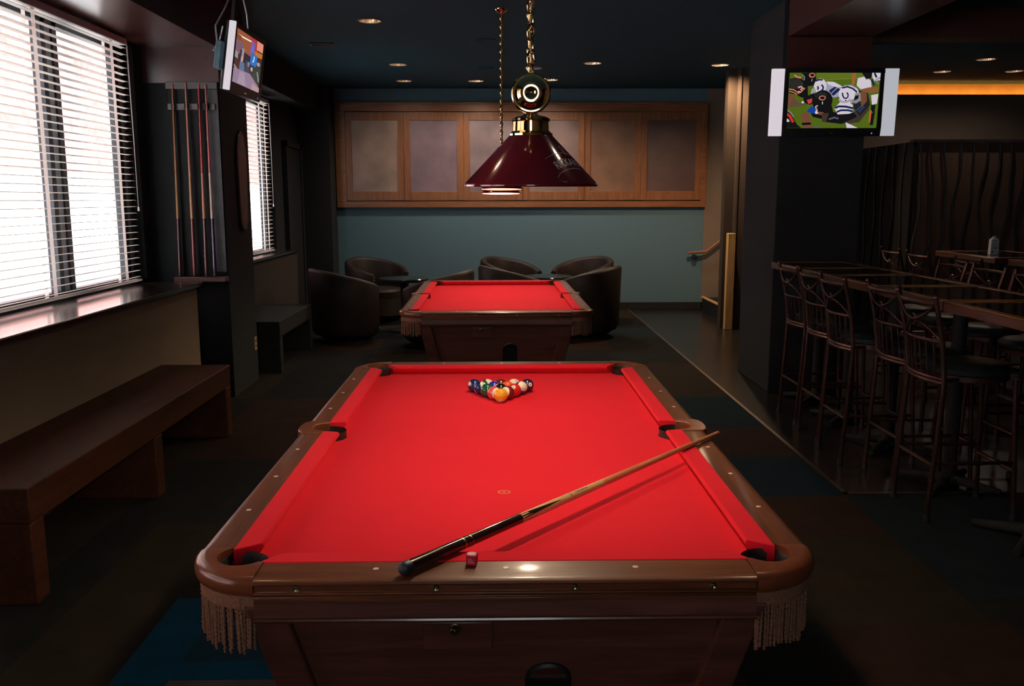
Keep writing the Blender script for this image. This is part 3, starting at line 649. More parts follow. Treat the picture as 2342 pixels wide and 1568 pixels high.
# ------------------------------------------------------------------ lamps over the tables
def pool_lamp(label, near_end, x_far, tilt, lift, cz):
    """three maroon shades hung under a brass bar; origin at the rim height under the middle of the bar, bar along local y"""
    (xn, yn, zn), SP = near_end, .60
    yaw = -math.atan2(x_far-xn, 2*SP)
    T = thing('pool_table_light', label, 'lamp', (xn+(x_far-xn)/2, yn+SP, zn+SP*math.tan(tilt)), 0, 'three shade brass lights over the pool tables')
    T.rotation_euler = (tilt, 0, yaw)
    R, H, r1 = .178, .134, .056
    zb = .232                                   # bar height above the rims
    m = MB(); m.tube([(0, -SP-.10, zb), (0, SP+.10, zb)], .011, 14); m.build('brass_bar', 'brass', T, smooth=60)
    for s in (-1, 1):
        pr = [(.0005, -.0135), (.006, -.0140), (.010, -.0165), (.013, -.0180), (.016, -.0186), (.026, -.0186), (.030, -.0165), (.033, -.011), (.036, -.009), (.040, -.0088), (.043, -.007), (.046, -.008), (.049, -.0065), (.051, 0), (.049, .006), (.046, .007), (.020, .008), (.014, .020), (.0005, .020)]
        m = MB(); m.lathe([(r, h*-s) for r, h in pr], (0, s*(SP+.10), zb), 56, 'y'); m.build('brass_finial', 'brass', T, smooth=50)
    lets = ('letter_silver', (.55, .52, .50)), ('letter_red', (.40, .05, .05)), ('letter_grey', (.30, .28, .28))
    LM = [bpy.data.materials.get(n) or plain(n, c, .4) for n, c in lets]
    def cone(u, v, az0, e=.0008):
        r = R-.001+(r1-R+.001)*(v-.008)/(H-.008)+e; a = az0+u/r
        return (r*math.cos(a), r*math.sin(a), v)
    k_ = .71
    for i, yy in enumerate((-SP, 0, SP)):
        L_ = (0, yy, 0)
        m = MB(); m.lathe([(R-.003, .004), (R, -.001), (R+.0015, .003), (R-.001, .008), (r1, H)], (0, 0, 0), 72); sh = m.build('lamp_shade', 'shade', T, L_, smooth=50)
        m = MB(); m.lathe([(R-.003, .004), (R-.006, .009), (r1-.004, H-.003), (.001, H-.003)], (0, 0, 0), 72); m.build('shade_lining', 'shadein', sh)
        m = MB(); m.lathe([(.0575, H-.005), (.0585, H+.003), (.054, H+.006), (.050, H+.010), (.0485, H+.034), (.051, H+.037), (.050, H+.042), (.040, H+.047), (.022, H+.051), (.014, H+.058), (.011, zb), (.0005, zb)], (0, 0, 0), 48); m.build('brass_cap', 'brass', sh, smooth=40)
        m = MB(); m.sphere((0, 0, .088), .030, 24, 14); m.build('bulb', 'bulbdim' if i == 1 else 'bulb', sh)
        g = MB(); az0 = math.radians(-36)
        tv, tf = text_geo("RICKARD'S", .034*k_*1.1); g.add([cone(x, .042+y*.95+.012*(1-(x/.064)**2), az0) for x, y in tv], tf); g.build('lettering', LM[0], sh, smooth=0)
        g = MB(); tv, tf = text_geo('R', .060*k_); g.add([cone(x, .078+y*.9, az0+.1, .0006) for x, y in tv], tf); g.build('monogram', LM[1], sh, smooth=0)
        g = MB()
        for off in (-.009, .031):      # outline of the ribbon
            vv = []
            for x in [-.075+.15*q/24 for q in range(25)]: yb = .042+off+.012*(1-(x/.064)**2); vv += [cone(x, yb, az0), cone(x, yb+.0011, az0)]
            g.add(vv, [(2*q, 2*q+1, 2*q+3, 2*q+2) for q in range(24)])
        for s in (-1, 1):
            vv = []
            for q in range(13):
                a = PI*1.25*q/12; x = s*(.075+.010*math.sin(a)); yb = .026-.009*(1-math.cos(a))*.9; vv += [cone(x, yb, az0), cone(x, yb+.0012, az0)]
            g.add(vv, [(2*q, 2*q+1, 2*q+3, 2*q+2) for q in range(12)])
        g.build('ribbon_outline', LM[2], sh, smooth=0)
    # two chains that meet the bar near its ends; cord woven through each
    cord = bpy.data.materials.get('gold_cord') or plain('gold_cord', (.55, .36, .15), .5, .2)
    top = (cz-T.location.z)/math.cos(tilt)-.03
    for s in (-1, 1):
        y0_ = s*SP*lift; dz = y0_*math.tan(tilt)
        m = MB(); z = zb+.012; i = 0
        while z < top-dz:
            P = []
            for q in range(16):
                a = 2*PI*q/16; u, w = .0098*math.cos(a), (.0215*math.sin(a))
                P.append((u, 0, z+.019+w) if i % 2 == 0 else (0, u, z+.019+w))
            m.tube([(x*math.cos(.5)-y*math.sin(.5), x*math.sin(.5)+y*math.cos(.5)+y0_, q) for x, y, q in P], (.0030 if lift > .5 else .0042), 7, 0, True); z += .033; i += 1
        m.build('chain', 'brass', T)
        m = MB(); m.tube([(.003*math.sin(q*.9), y0_+.003*math.cos(q*.9), zb+(top-dz-zb)*q/40) for q in range(41)], .0021, 6); m.build('lamp_cord', cord, T)
        m = MB(); q = top+.03-dz; m.lathe([(.0005, q-.035), (.010, q-.034), (.015, q-.028), (.042, q-.018), (.050, q-.008), (.052, q)], (0, y0_, 0), 32); m.build('ceiling_canopy', 'brass', T, smooth=50)
    return T
pool_lamp('maroon three shade light with brass end disc hanging over the near pool table', (.074, -.60, 1.618), .112, .014, 1.0, CZ)
pool_lamp('three shade light on a thin chain over the far pool table, half hidden', (.022, 3.87, 1.695), .012, -.052, .02, CZ)

# ------------------------------------------------------------------ recessed downlights
def downlight(x, y, label, watts):
    t = thing('recessed_downlight', label, 'ceiling light', (x, y, CZ), 0, 'recessed ceiling downlights')
    m = MB(); m.lathe([(DR-.006, .0), (DR-.004, -.006), (DR+.012, -.005), (DR+.016, -.0005)], (0, 0, 0), 32); m.build('trim_ring', 'dltrim', t)
    pr = [(DR-.004, -.002)]+[(DR-.004-.03*(i/6)**1.5, .015*i) for i in range(1, 7)]
    m = MB(); m.lathe(pr, (0, 0, 0), 32); m.lathe([(DR-.034, .09), (.0005, .09)], (0, 0, 0), 24); m.build('reflector', 'dlref', t, smooth=50)
    m = MB(); m.sphere((0, 0, .062), .030, 16, 10, 0, (1, 1, .9)); m.build('bulb', 'dlbulb', t)
    d = bpy.data.lights.new('downlight_beam', 'SPOT'); d.energy = watts; d.spot_size = math.radians(160); d.spot_blend = .8; d.shadow_soft_size = .04; d.color = (1, .64, .38) if watts > 150 else (1, .84, .70)
    o = bpy.data.objects.new('downlight_beam', d); COL.objects.link(o); o.parent = t; o.location = (0, 0, .012)
    return t
dlab = ['bright ceiling downlight nearest the camera, left of the lamp chains', 'ceiling downlight in the second row, left of the thin lamp chain', 'small leftmost ceiling downlight of the row close to the teal wall',
        'small middle ceiling downlight of the row close to the teal wall', 'small rightmost ceiling downlight of the row close to the teal wall', 'ceiling downlight in the second row, right of the near lamp chain', 'ceiling downlight half hidden by the wall end at the stair',
        'left ceiling downlight over the bar end, above the orange cove', 'upper ceiling downlight over the bar end, nearest to the camera', 'rightmost ceiling downlight over the bar end, at the frame edge', 'ceiling downlight right of the near pool lamp, mirrored in its shade', 'faint ceiling downlight left of the near pool lamp']
for (x, y), lb, w in zip(DL, dlab, [12, 20, 20, 62, 88, 26, 210, 20, 14, 20, 7, 2.5]): downlight(x, y, lb, w)
for x, y, lb in ((.407, 7.80, 'round pale ceiling speaker beside the near lamp chain'), (-.16, 7.80, 'dark round ceiling speaker left of the thin chain, lower one'), (-.13, 5.95, 'dark round ceiling speaker left of the thin chain, upper one')):
    t = thing('ceiling_speaker', lb, 'speaker', (x, y, CZ), 0, 'round ceiling speakers')
    m = MB(); m.lathe([(.085, 0), (.085, -.008), (.097, -.010), (.102, 0)], (0, 0, 0), 32); m.build('rim', 'silver' if x > 0 else 'ceil', t)
    m = MB(); m.lathe([(.086, -.004), (.05, -.007), (.0005, -.008)], (0, 0, 0), 32); m.build('grille', 'silver' if x > 0 else 'ceil', t)
t = thing('air_vent', 'small dark air vent on the ceiling near the left television', 'vent', (-1.76, 6.19, CZ), .1)
m = MB(); 
for a, b, c, d in ((-.12, .12, -.09, -.07), (-.12, .12, .07, .09), (-.12, -.10, -.09, .09), (.10, .12, -.09, .09)): m.box(a, b, c, d, -.012, 0)
m.build('frame', 'dltrim', t)
m = MB()
for i in range(6): m.box(-.10, .10, -.062+.024*i, -.050+.024*i, -.010, -.004)
m.build('louvres', 'dltrim', t)

# ------------------------------------------------------------------ sliding window with wood frame on the teal wall
fx0, fx1, fz0, fz1 = -2.292, 2.935, 1.470, 2.915
F = MB(); y1, y0_ = WY, WY-.06
F.box(fx0, fx1, y0_, y1, fz1-.118, fz1); F.box(fx0, fx1, y0_, y1, fz0, fz0+.085); F.box(fx0, fx0+.14, y0_, y1, fz0+.085, fz1-.118); F.box(fx1-.075, fx1, y0_, y1, fz0+.085, fz1-.118)
F.box(fx0-.02, fx1+.02, y0_-.012, y0_+.005, fz1-.022, fz1+.004)
w3 = struct(F.build('window_3', 'frame', bevel=.004))
PX = [-2.152, -1.335, -.50, .335, 1.205, 2.005, 2.86]
gl = [(.27, .185, .14), (.20, .135, .15), (.20, .145, .145), (.19, .125, .11), (.20, .105, .065), (.10, .056, .052)]
for i in range(6):
    a, b = PX[i], PX[i+1]; yy = WY-.034 if i % 2 else WY-.022
    za, zb = fz0+.10, fz1-.130
    m = MB(); sw = .085
    m.box(a, a+sw, yy-.018, yy, za, zb); m.box(b-sw, b, yy-.018, yy, za, zb); m.box(a+sw, b-sw, yy-.018, yy, zb-.11, zb); m.box(a+sw, b-sw, yy-.018, yy, za, za+.125)
    sash = m.build('sash', 'framev', w3, bevel=.003)
    g = MB(); g.box(a+sw, b-sw, yy-.008, yy-.004, za+.125, zb-.11); g.build('pane', hammered('frosted_glass_%d' % i, gl[i]), sash, smooth=0)

# ------------------------------------------------------------------ left wall: bench, cue rack, sign, television
def bench(label, x0, x1, ya, yb, ys, mat):
    t = thing('wall_bench', label, 'bench', ((x0+x1)/2, (ya+yb)/2, 0)); cx, cy = (x0+x1)/2, (ya+yb)/2
    m = MB(); m.box(x0-cx, x1-cx, ya-cy, yb-cy, .335, .48); m.build('seat', mat, t, bevel=.006)
    for y in ys:
        m = MB(); m.box(x0-cx+.005, x1-cx-.002, y-cy+.001, y-cy+.104, 0, .335); m.build('leg', mat, t, bevel=.005)
    return t
bench('long plain reddish wooden bench under the near left window', -2.305, -1.84, .308, 2.93, [.308, 1.577, 2.825], 'bench')
bench('dark bench under the far left window, past the column', -2.585, -2.02, 5.06, 6.48, [5.06, 6.37], 'matte')
# rack on the column
RK = thing('cue_rack', 'black wall rack for cues on the column by the near window', 'cue rack', (-2.36, 4.07, 1.72))
m = MB(); m.box(-.195, .19, -.012, 0, -.73, .735); m.build('backboard', plain('rack_board', (.015, .017, .018), .75, 0, .2, .15, 8), RK, bevel=.003)
m = MB(); m.box(.10, .19, -.016, -.0122, -.70, .70); m.build('side_strip', plain('rack_strip', (.045, .048, .050), .5), RK)
m = MB(); m.box(-.20, .195, -.035, -.0122, .70, .755); m.build('top_rail', 'dltrim', RK, bevel=.003)
m = MB(); m.box(-.195, .17, -.026, -.0122, .545, .595); cl = m.build('clip_rail', 'dltrim', RK, bevel=.003)
for x in (-.145, -.045, .055, .110):
    k = MB(); k.prism([(x-.012, -.026), (x-.012, -.056), (x-.008, -.056), (x-.008, -.030), (x+.008, -.030), (x+.008, -.056), (x+.012, -.056), (x+.012, -.026)], .55, .59); k.build('clip', 'black', cl)
m = MB(); m.box(-.20, .20, -.10, -.0005, -.775, -.735); m.build('bottom_shelf', 'cab', RK, bevel=.004)
sets = [('amber', (.30, .12, .04), (.34, .16, .05), (.07, .014, .014), 'amber brown cue, leftmost in the wall rack'),
        ('tan', (.50, .22, .16), (.50, .26, .13), (.20, .02, .015), 'tan cue with red butt, second from left in the wall rack'),
        ('redtip', (.42, .04, .035), (.52, .20, .10), (.10, .016, .016), 'red-tipped cue, third from left in the wall rack'),
        ('pink', (.52, .13, .13), (.60, .46, .36), (.05, .022, .08), 'pink-topped cue with purple butt, rightmost in the wall rack')]
for i, ((nm, c1, c2, c3, lb), xt, xb) in enumerate(zip(sets, (-2.503, -2.402, -2.303, -2.250), (-2.535, -2.421, -2.328, -2.262))):
    yy = 4.07-.048
    t, seg, rad, L = cue_along('cue_stick', lb, (xb+.012, yy-.012, .988), (xt, yy+.008, 2.455+.012*(i == 1)), None, 'cues standing in the wall rack')
    mk = lambda n_, c: plain('cue_%s_%s' % (nm, n_), c, .25, 0, .5, .1, 10, 0, .5, .1)
    seg('bumper', 0, .02, 'rubber', .0005); seg('butt', .02, .45, mk('butt', c3)); seg('forearm', .45, .80, mk('fore', c2)); seg('shaft', .80, L-.03, mk('shaft', c1)); seg('tip', L-.03, L, cuet)
# long painted board on the column's side
pts = [(.11*math.cos(a), -.30+.12*math.sin(a)) for a in [PI+PI*i/14 for i in range(15)]]+[(.135, .12), (.12, .26), (.07, .36), (.0, .40), (-.07, .36), (-.12, .26), (-.135, .12)]
sg = thing('wall_plaque', 'long dark red painted wooden plaque on the side of the column', 'sign', (-2.158, 4.52, 1.75)); 
m = MB(); m.prism([(a, b) for a, b in pts], .0, .022, lambda a, b, h: (h, a, b)); bd = m.build('board', plain('plaque_red', (.055, .012, .010), .4, 0, .5, .3, 8), sg, bevel=.004)
m = MB(); m.prism([(a*.86, b*.92) for a, b in pts], .0225, .0235, lambda a, b, h: (h, a, b)); m.build('painted_panel', plain('plaque_panel', (.085, .020, .014), .4, 0, .5, .3, 14), bd)
m = MB(); m.prism([(x, .24+z) for x, z in ((-.045, -.05), (.05, -.05), (.065, 0), (.03, .05), (.015, .10), (-.02, .10), (-.035, .05), (-.06, .0))], .0236, .0245, lambda a, b, h: (h, a, b)); m.build('painted_figure', plain('plaque_figure', (.12, .065, .05), .5, 0, .5, .4, 60), bd)
m = MB(); m.box(.0236, .0246, -.035, .035, -.33, -.22); m.build('painted_label', plain('plaque_label', (.22, .075, .035), .5, 0, .5, .3, 60), bd)
o_ = MB(); o_.box(0, .006, -.035, .035, -.058, .058); o = o_.build('wall_outlet', 'beige', None, (-2.16, 4.735, .335), bevel=.002); tag(o, 'beige electrical outlet low on the side of the column', 'outlet')
for z in (-.022, .022):
    k = MB(); k.box(.0062, .0075, -.014, .014, z-.012, z+.012); k.build('socket', 'black', o)

# ------------------------------------------------------------------ televisions
def picture(mb, cols, W_, H_, layers):
    """layers: list of (colour, polygon in 0..1 units); laid a hair above each other"""
    for i, (c, poly) in enumerate(layers):
        o = len(mb.v); e = .0004+i*.00004
        mb.v += [((x-.5)*W_, -e, (y-.5)*H_) for x, y in poly]; mb.f.append([o+k for k in range(len(poly))]); mb.mi.append(0); cols.append(c)
def ell(cx, cy, rx, ry, n=20, a0=0, a1=2*PI, rot=0):
    P = []
    for i in range(n):
        a = a0+(a1-a0)*i/(n if abs(a1-a0-2*PI) < 1e-3 else n-1); x, y = rx*math.cos(a), ry*math.sin(a)
        P.append((cx+x*math.cos(rot)-y*math.sin(rot), cy+x*math.sin(rot)+y*math.cos(rot)))
    return P
def band(pts, w):
    L_, R_ = [], []
    for i, (x, y) in enumerate(pts):
        x0, y0 = pts[max(0, i-1)]; x1, y1 = pts[min(len(pts)-1, i+1)]; dx, dy = x1-x0, y1-y0; l = math.hypot(dx, dy) or 1
        L_.append((x-dy/l*w, y+dx/l*w)); R_.append((x+dy/l*w, y-dx/l*w))
    return L_+R_[::-1]
def lin(r, g, b): return tuple((x/255/12.92 if x/255 <= .04045 else ((x/255+.055)/1.055)**2.4) for x in (r, g, b))
def clip01(poly):
    def cut(P, ax, lim, sgn):
        out = []
        for i in range(len(P)):
            a, b = P[i], P[(i+1) % len(P)]; da, db = sgn*(lim-a[ax]), sgn*(lim-b[ax])
            if da >= 0: out.append(a)
            if da*db < 0: t_ = da/(da-db); out.append(tuple(a[k]+(b[k]-a[k])*t_ for k in (0, 1)))
        return out
    for ax, lim, s in ((0, 0, -1), (0, 1, 1), (1, 0, -1), (1, 1, 1)):
        if len(poly) >= 3: poly = cut(poly, ax, lim, s)
    return poly
def screen(parent, W_, H_, layers, loc):
    mb = MB(); cols = []; lay = [(c, clip01(p)) for c, p in layers]; lay = [(c, p) for c, p in lay if len(p) >= 3]
    picture(mb, cols, W_, H_, lay)
    me = bpy.data.meshes.new('screen'); me.from_pydata(mb.v, [], mb.f); me.materials.append(MAT['scr'])
    ca = me.color_attributes.new('Col', 'FLOAT_COLOR', 'CORNER'); k = 0
    for p, c in zip(me.polygons, cols):
        for li in p.loop_indices: ca.data[li].color = (*c, 1)
    o = bpy.data.objects.new('screen', me); COL.objects.link(o); o.parent = parent; o.location = loc; return o
def px(pts): return [((x-390)/1500., 1-(y-228)/920.) for x, y in pts]     # picture traced in its own frame
def pe(cx, cy, rx, ry, n=22, a0=0, a1=2*PI, rot=0): return px(ell(cx, cy, rx, ry, n, a0, a1, rot))
GR = lin(78, 98, 22); GR2 = lin(92, 108, 30); BK = lin(16, 16, 18); BK2 = lin(32, 32, 34); WH = lin(205, 195, 205); WH2 = lin(150, 150, 172); NV = lin(22, 34, 72); OR = lin(196, 116, 92); SK = lin(112, 70, 48); RD = lin(190, 60, 60); BL = lin(18, 62, 150)
game = [(GR, [(0, 0), (1, 0), (1, 1), (0, 1)]), (GR2, px([(850, 225), (1900, 225), (1900, 330), (850, 330)])), (lin(120, 130, 44), px([(900, 345), (1500, 318), (1500, 326), (900, 354)])),
 (lin(150, 92, 52), px([(1420, 230), (1490, 230), (1480, 420), (1430, 440)])),
 (WH2, px([(1000, 380), (1150, 385), (1290, 460), (1330, 600), (1150, 640), (980, 560)])), (WH, px([(1010, 372), (1120, 378), (1280, 455), (1180, 470), (1040, 420)])),
 (NV, px([(1060, 520), (1150, 458), (1190, 470), (1090, 570)])), (NV, px([(1100, 580), (1200, 480), (1260, 500), (1140, 610)])),
 (WH, pe(910, 450, 105, 125)), (NV, px(band([(830, 365), (880, 345), (945, 345)], 13))), (NV, px(band([(930, 425), (960, 460), (960, 500), (935, 520)], 14))), (NV, px(band([(868, 450), (880, 480), (872, 510)], 14))),
 (lin(150, 150, 150), px([(770, 500), (820, 470), (850, 540), (800, 590), (760, 570)])),
 (BK, px([(400, 325), (560, 300), (700, 420), (720, 620), (620, 640), (540, 600), (400, 560)])), (lin(40, 40, 36), px([(410, 330), (560, 320), (640, 420), (560, 500), (410, 480)])),
 (OR, px(band([(400, 495), (480, 510), (570, 570)], 10))), (OR, px(band([(400, 530), (470, 550), (540, 590)], 8))),
 (OR, px(band([(545, 470), (600, 455), (630, 480), (590, 505), (620, 520), (590, 550), (545, 540)], 14))), (WH, px(band([(550, 470), (598, 460), (620, 480), (585, 503), (612, 520), (588, 543), (552, 535)], 6))), (OR, px(band([(660, 480), (580, 560)], 10))),
 (BK, px([(590, 230), (820, 230), (835, 350), (800, 440), (700, 450), (640, 380)])), (OR, pe(765, 270, 52, 40)), (BK, pe(768, 268, 34, 24)), (lin(140, 140, 150), px(band([(770, 330), (765, 370)], 7))), (OR, px(band([(470, 265), (520, 300), (590, 310)], 14))), (lin(120, 120, 125), px(band([(600, 255), (640, 300), (640, 350)], 9))),
 (SK, px([(390, 580), (480, 600), (530, 700), (600, 760), (480, 800), (390, 810)])), (lin(92, 70, 52), px([(480, 640), (600, 740), (760, 740), (560, 790), (420, 800)])),
 (BK, px([(640, 640), (820, 560), (860, 700), (760, 760), (660, 720)])), (RD, px([(700, 680), (790, 650), (840, 690), (740, 750)])), (WH, pe(640, 715, 22, 18)),
 (BK, pe(960, 690, 170, 175, 28)), (BK2, pe(930, 600, 110, 60)), (OR, pe(958, 645, 58, 40)), (BK, pe(960, 644, 40, 25)), (WH, px(band([(965, 705), (968, 750)], 7))),
 (BK, px([(860, 760), (1120, 760), (1160, 900), (1000, 1000), (820, 960), (760, 860)])), (BL, px([(715, 860), (780, 785), (830, 790), (880, 880), (850, 910), (730, 880)])), (WH, px(band([(890, 770), (858, 790), (870, 825), (885, 850), (862, 870)], 12))), (RD, px(band([(888, 772), (862, 790), (872, 823), (882, 848)], 5))),
 (WH, pe(880, 890, 28, 22)), (SK, px([(900, 870), (1000, 885), (1010, 935), (905, 920)])),
 (SK, px([(610, 900), (740, 880), (780, 960), (800, 1060), (660, 1060)])), (BK, px([(640, 1060), (780, 1050), (810, 1085), (660, 1110)])), (SK, px([(650, 1100), (790, 1090), (850, 1145), (680, 1145)])), (lin(80, 84, 120), px([(840, 1120), (960, 1125), (980, 1145), (850, 1145)])),
 (lin(60, 48, 40), px([(960, 900), (1500, 880), (1750, 700), (1740, 850), (1600, 1050), (1400, 1080), (1100, 1060), (980, 1040)])), (BK, px([(1090, 880), (1500, 890), (1560, 960), (1300, 1080), (1050, 1040)])), (lin(86, 86, 104), px(band([(1090, 1000), (1180, 970), (1250, 990)], 14))),
 (BK2, px([(1500, 520), (1700, 540), (1760, 760), (1600, 960), (1480, 800)])), (lin(44, 60, 110), px(band([(1540, 850), (1620, 780), (1660, 790), (1580, 880)], 12))), (SK, px([(1560, 560), (1680, 500), (1700, 700), (1620, 800)])),
 (WH, px([(1520, 320), (1640, 290), (1740, 360), (1760, 470), (1600, 520), (1510, 440)])), (BK, px([(1580, 230), (1750, 230), (1740, 320), (1660, 340)])), (WH, px([(1750, 230), (1900, 230), (1900, 350), (1800, 370), (1760, 310)])), (NV, px(band([(1790, 235), (1830, 310)], 16))), (NV, px(band([(1750, 340), (1800, 440)], 16))), (lin(120, 120, 130), px(band([(1890, 310), (1810, 355), (1870, 420)], 10))),
 (lin(128, 84, 50), px([(1560, 510), (1720, 470), (1880, 460), (1880, 540), (1740, 570), (1600, 530)])), (WH, px([(1760, 600), (1880, 580), (1870, 740), (1790, 760)])), (BK, px([(1770, 760), (1850, 760), (1840, 900), (1780, 860)])), (lin(190, 90, 50), px([(1760, 860), (1790, 850), (1790, 1040), (1755, 1060)])), (BK, px([(1790, 900), (1850, 880), (1830, 1100), (1780, 1100)])),
 (WH, px([(1250, 720), (1320, 660), (1470, 760), (1490, 880), (1420, 910), (1230, 920), (1170, 820)])), (NV, px(band([(1180, 815), (1240, 785), (1360, 790), (1485, 820)], 17))), (NV, px(band([(1210, 880), (1280, 850), (1400, 850), (1485, 870)], 16))),
 (WH, pe(1390, 580, 170, 150, 28, 0, 2*PI, .2)), (lin(160, 150, 165), pe(1330, 670, 100, 60)), (WH, pe(1330, 620, 90, 80)), (NV, px(band([(1270, 480), (1360, 460), (1450, 490), (1525, 550)], 14))), (lin(130, 130, 140), px(band([(1320, 440), (1420, 435), (1510, 480)], 8))),
 (NV, px(band([(1285, 560), (1290, 600), (1315, 645), (1350, 655), (1380, 630), (1380, 590), (1358, 555)], 12))), (lin(130, 130, 135), px([(1500, 560), (1580, 560), (1600, 690), (1520, 740), (1400, 700), (1480, 660)])), (BK, px([(1500, 610), (1560, 600), (1550, 660), (1480, 690)])), (BK, pe(1348, 688, 14, 9)),
 (WH, px([(1370, 1050), (1460, 1090), (1590, 1150), (1400, 1150)])), (BK, px([(380, 850), (470, 930), (560, 1080), (640, 1145), (380, 1145)])), (lin(120, 130, 130), px(band([(390, 845), (450, 890), (500, 960)], 9))), (lin(190, 50, 34), px(band([(380, 905), (440, 950), (500, 1050)], 22))), (WH, px([(375, 980), (420, 1000), (440, 1040), (375, 1042)])), (GR, px([(400, 820), (500, 815), (440, 870)]))]
street = [(lin(70, 46, 40), [(0, 0), (1, 0), (1, 1), (0, 1)]), (lin(150, 84, 56), [(0, .62), (.60, .62), (.60, 1), (0, 1)]), (lin(170, 54, 56), [(.55, .70), (.8, .72), (.8, 1), (.5, 1)]), (lin(222, 140, 120), [(.76, .82), (1, .82), (1, 1), (.76, 1)]), (lin(190, 110, 40), [(.7, .68), (1, .7), (1, .80), (.7, .78)]),
 (lin(245, 225, 195), band([(-.02, .90), (.25, .90), (.55, .915)], .014)), (lin(120, 90, 104), [(0, .55), (.25, .58), (.28, .80), (0, .82)]), (lin(130, 72, 40), [(0, .80), (.22, .82), (.2, .90), (0, .92)]), (lin(136, 84, 150), [(.52, .68), (.68, .68), (.7, .92), (.55, .95)]), (lin(92, 110, 190), [(.56, .72), (.66, .72), (.68, .86), (.58, .86)]),
 (lin(44, 40, 52), [(.2, .38), (.6, .38), (.6, .62), (.2, .66)]), (lin(150, 140, 150), [(0, .48), (.14, .46), (.14, .58), (0, .60)]), (lin(40, 110, 190), [(.56, .48), (.80, .48), (.82, .70), (.58, .72)]), (lin(190, 215, 240), band([(.66, .54), (.70, .60), (.70, .67)], .018)),
 (lin(150, 140, 150), band([(.30, .70), (.28, .45), (.30, .32)], .04)), (lin(92, 110, 140), [(.22, .26), (.40, .28), (.38, .44), (.22, .44)]), (lin(60, 66, 90), [(.42, .30), (.56, .30), (.56, .50), (.42, .52)]), (lin(200, 150, 140), ell(.28, .50, .04, .05)), (lin(150, 128, 118), ell(.52, .46, .035, .05)), (lin(170, 180, 190), ell(.66, .40, .05, .04)), (lin(50, 60, 58), [(.68, .22), (1, .18), (1, .50), (.68, .46)]), (lin(150, 150, 150), band([(.86, .40), (.92, .30), (.95, .22)], .02)), (lin(150, 160, 160), ell(.88, .56, .06, .04)),
 (lin(142, 122, 146), [(0, 0), (1, 0), (1, .10), (.60, .30), (0, .27)]), (lin(160, 140, 162), [(.2, .02), (.5, .02), (.42, .26), (.25, .26)]), (lin(176, 142, 150), [(.7, 0), (1, 0), (1, .09), (.72, .14)]), (lin(180, 150, 150), band([(.02, .33), (.14, .27)], .015))]
def tv(label, loc, rz, rx, W_, H_, layers, left, right, mats):
    t = thing('television', label, 'television', loc, rz); t.rotation_euler = (rx, 0, rz)
    b = .032
    m = MB(); m.box(-W_/2-b, W_/2+b, 0.002, .055, -H_/2-.062, H_/2+b); m.box(-W_/2+.1, W_/2-.1, .055, .10, -H_/2+.02, H_/2-.05); cs = m.build('case', 'black', t, bevel=.005)
    f = MB()
    for a, c, d, e in ((-W_/2-b, W_/2+b, H_/2, H_/2+b), (-W_/2-b, W_/2+b, -H_/2-.062, -H_/2), (-W_/2-b, -W_/2, -H_/2, H_/2), (W_/2, W_/2+b, -H_/2, H_/2)): f.box(a, c, -.010, .003, d, e)
    f.build('bezel', 'black', t, bevel=.003)
    screen(t, W_, H_, layers, (0, -.001, 0))
    for s, on, mt in ((-1, left, mats[0]), (1, right, mats[1])):
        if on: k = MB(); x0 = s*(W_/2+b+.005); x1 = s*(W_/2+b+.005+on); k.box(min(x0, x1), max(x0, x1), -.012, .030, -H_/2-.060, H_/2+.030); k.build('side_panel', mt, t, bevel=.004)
    k = MB(); k.sphere((W_/2-.035, -.0095, -H_/2-.04), .006, 12, 8, 0, (1, .4, 1)); k.build('power_light', 'led', t)
    k = MB()
    for q in (-.030, -.018, -.006, .006): k.box(q-.004, q+.004, -.0108, -.0098, -H_/2-.045, -H_/2-.036)
    k.build('badge', 'chrome', t, smooth=0)
    return t
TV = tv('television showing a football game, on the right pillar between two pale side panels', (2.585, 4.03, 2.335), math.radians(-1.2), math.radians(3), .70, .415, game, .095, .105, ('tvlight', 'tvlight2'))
m = MB(); m.box(-.10, .10, .075, .100, -.10, .10); m.box(-.03, .03, .06, .10, -.12, .12); m.build('wall_mount', 'matte', TV)
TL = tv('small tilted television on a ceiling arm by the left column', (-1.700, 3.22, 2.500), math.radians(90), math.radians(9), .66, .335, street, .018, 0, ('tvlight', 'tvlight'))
m = MB(); m.tube([(0, .06, .02), (0, .12, .10), (-.02, .12, .40), (-.02, .05, .625)], .02, 10); m.box(-.10, .10, .06, .10, -.08, .08); m.build('ceiling_arm', 'black', TL)
m = MB(); m.tube([(-.30, .07, -.04), (-.36, .10, .06), (-.30, .14, .16), (-.22, .12, .28), (-.12, .12, .40)], .006, 8); m.tube([(-.34, .08, .16), (-.31, .10, .08), (-.36, .12, .0)], .005, 8); m.tube([(.22, .07, .17), (.24, .09, .24), (.20, .10, .34), (.05, .10, .44)], .006, 8); m.build('cable', 'silver', TL)
m = MB(); m.box(-.42, -.33, .05, .09, -.11, .06); m.build('junction_box', plain('blue_grey_box', (.07, .16, .20), .5), TL, bevel=.004)

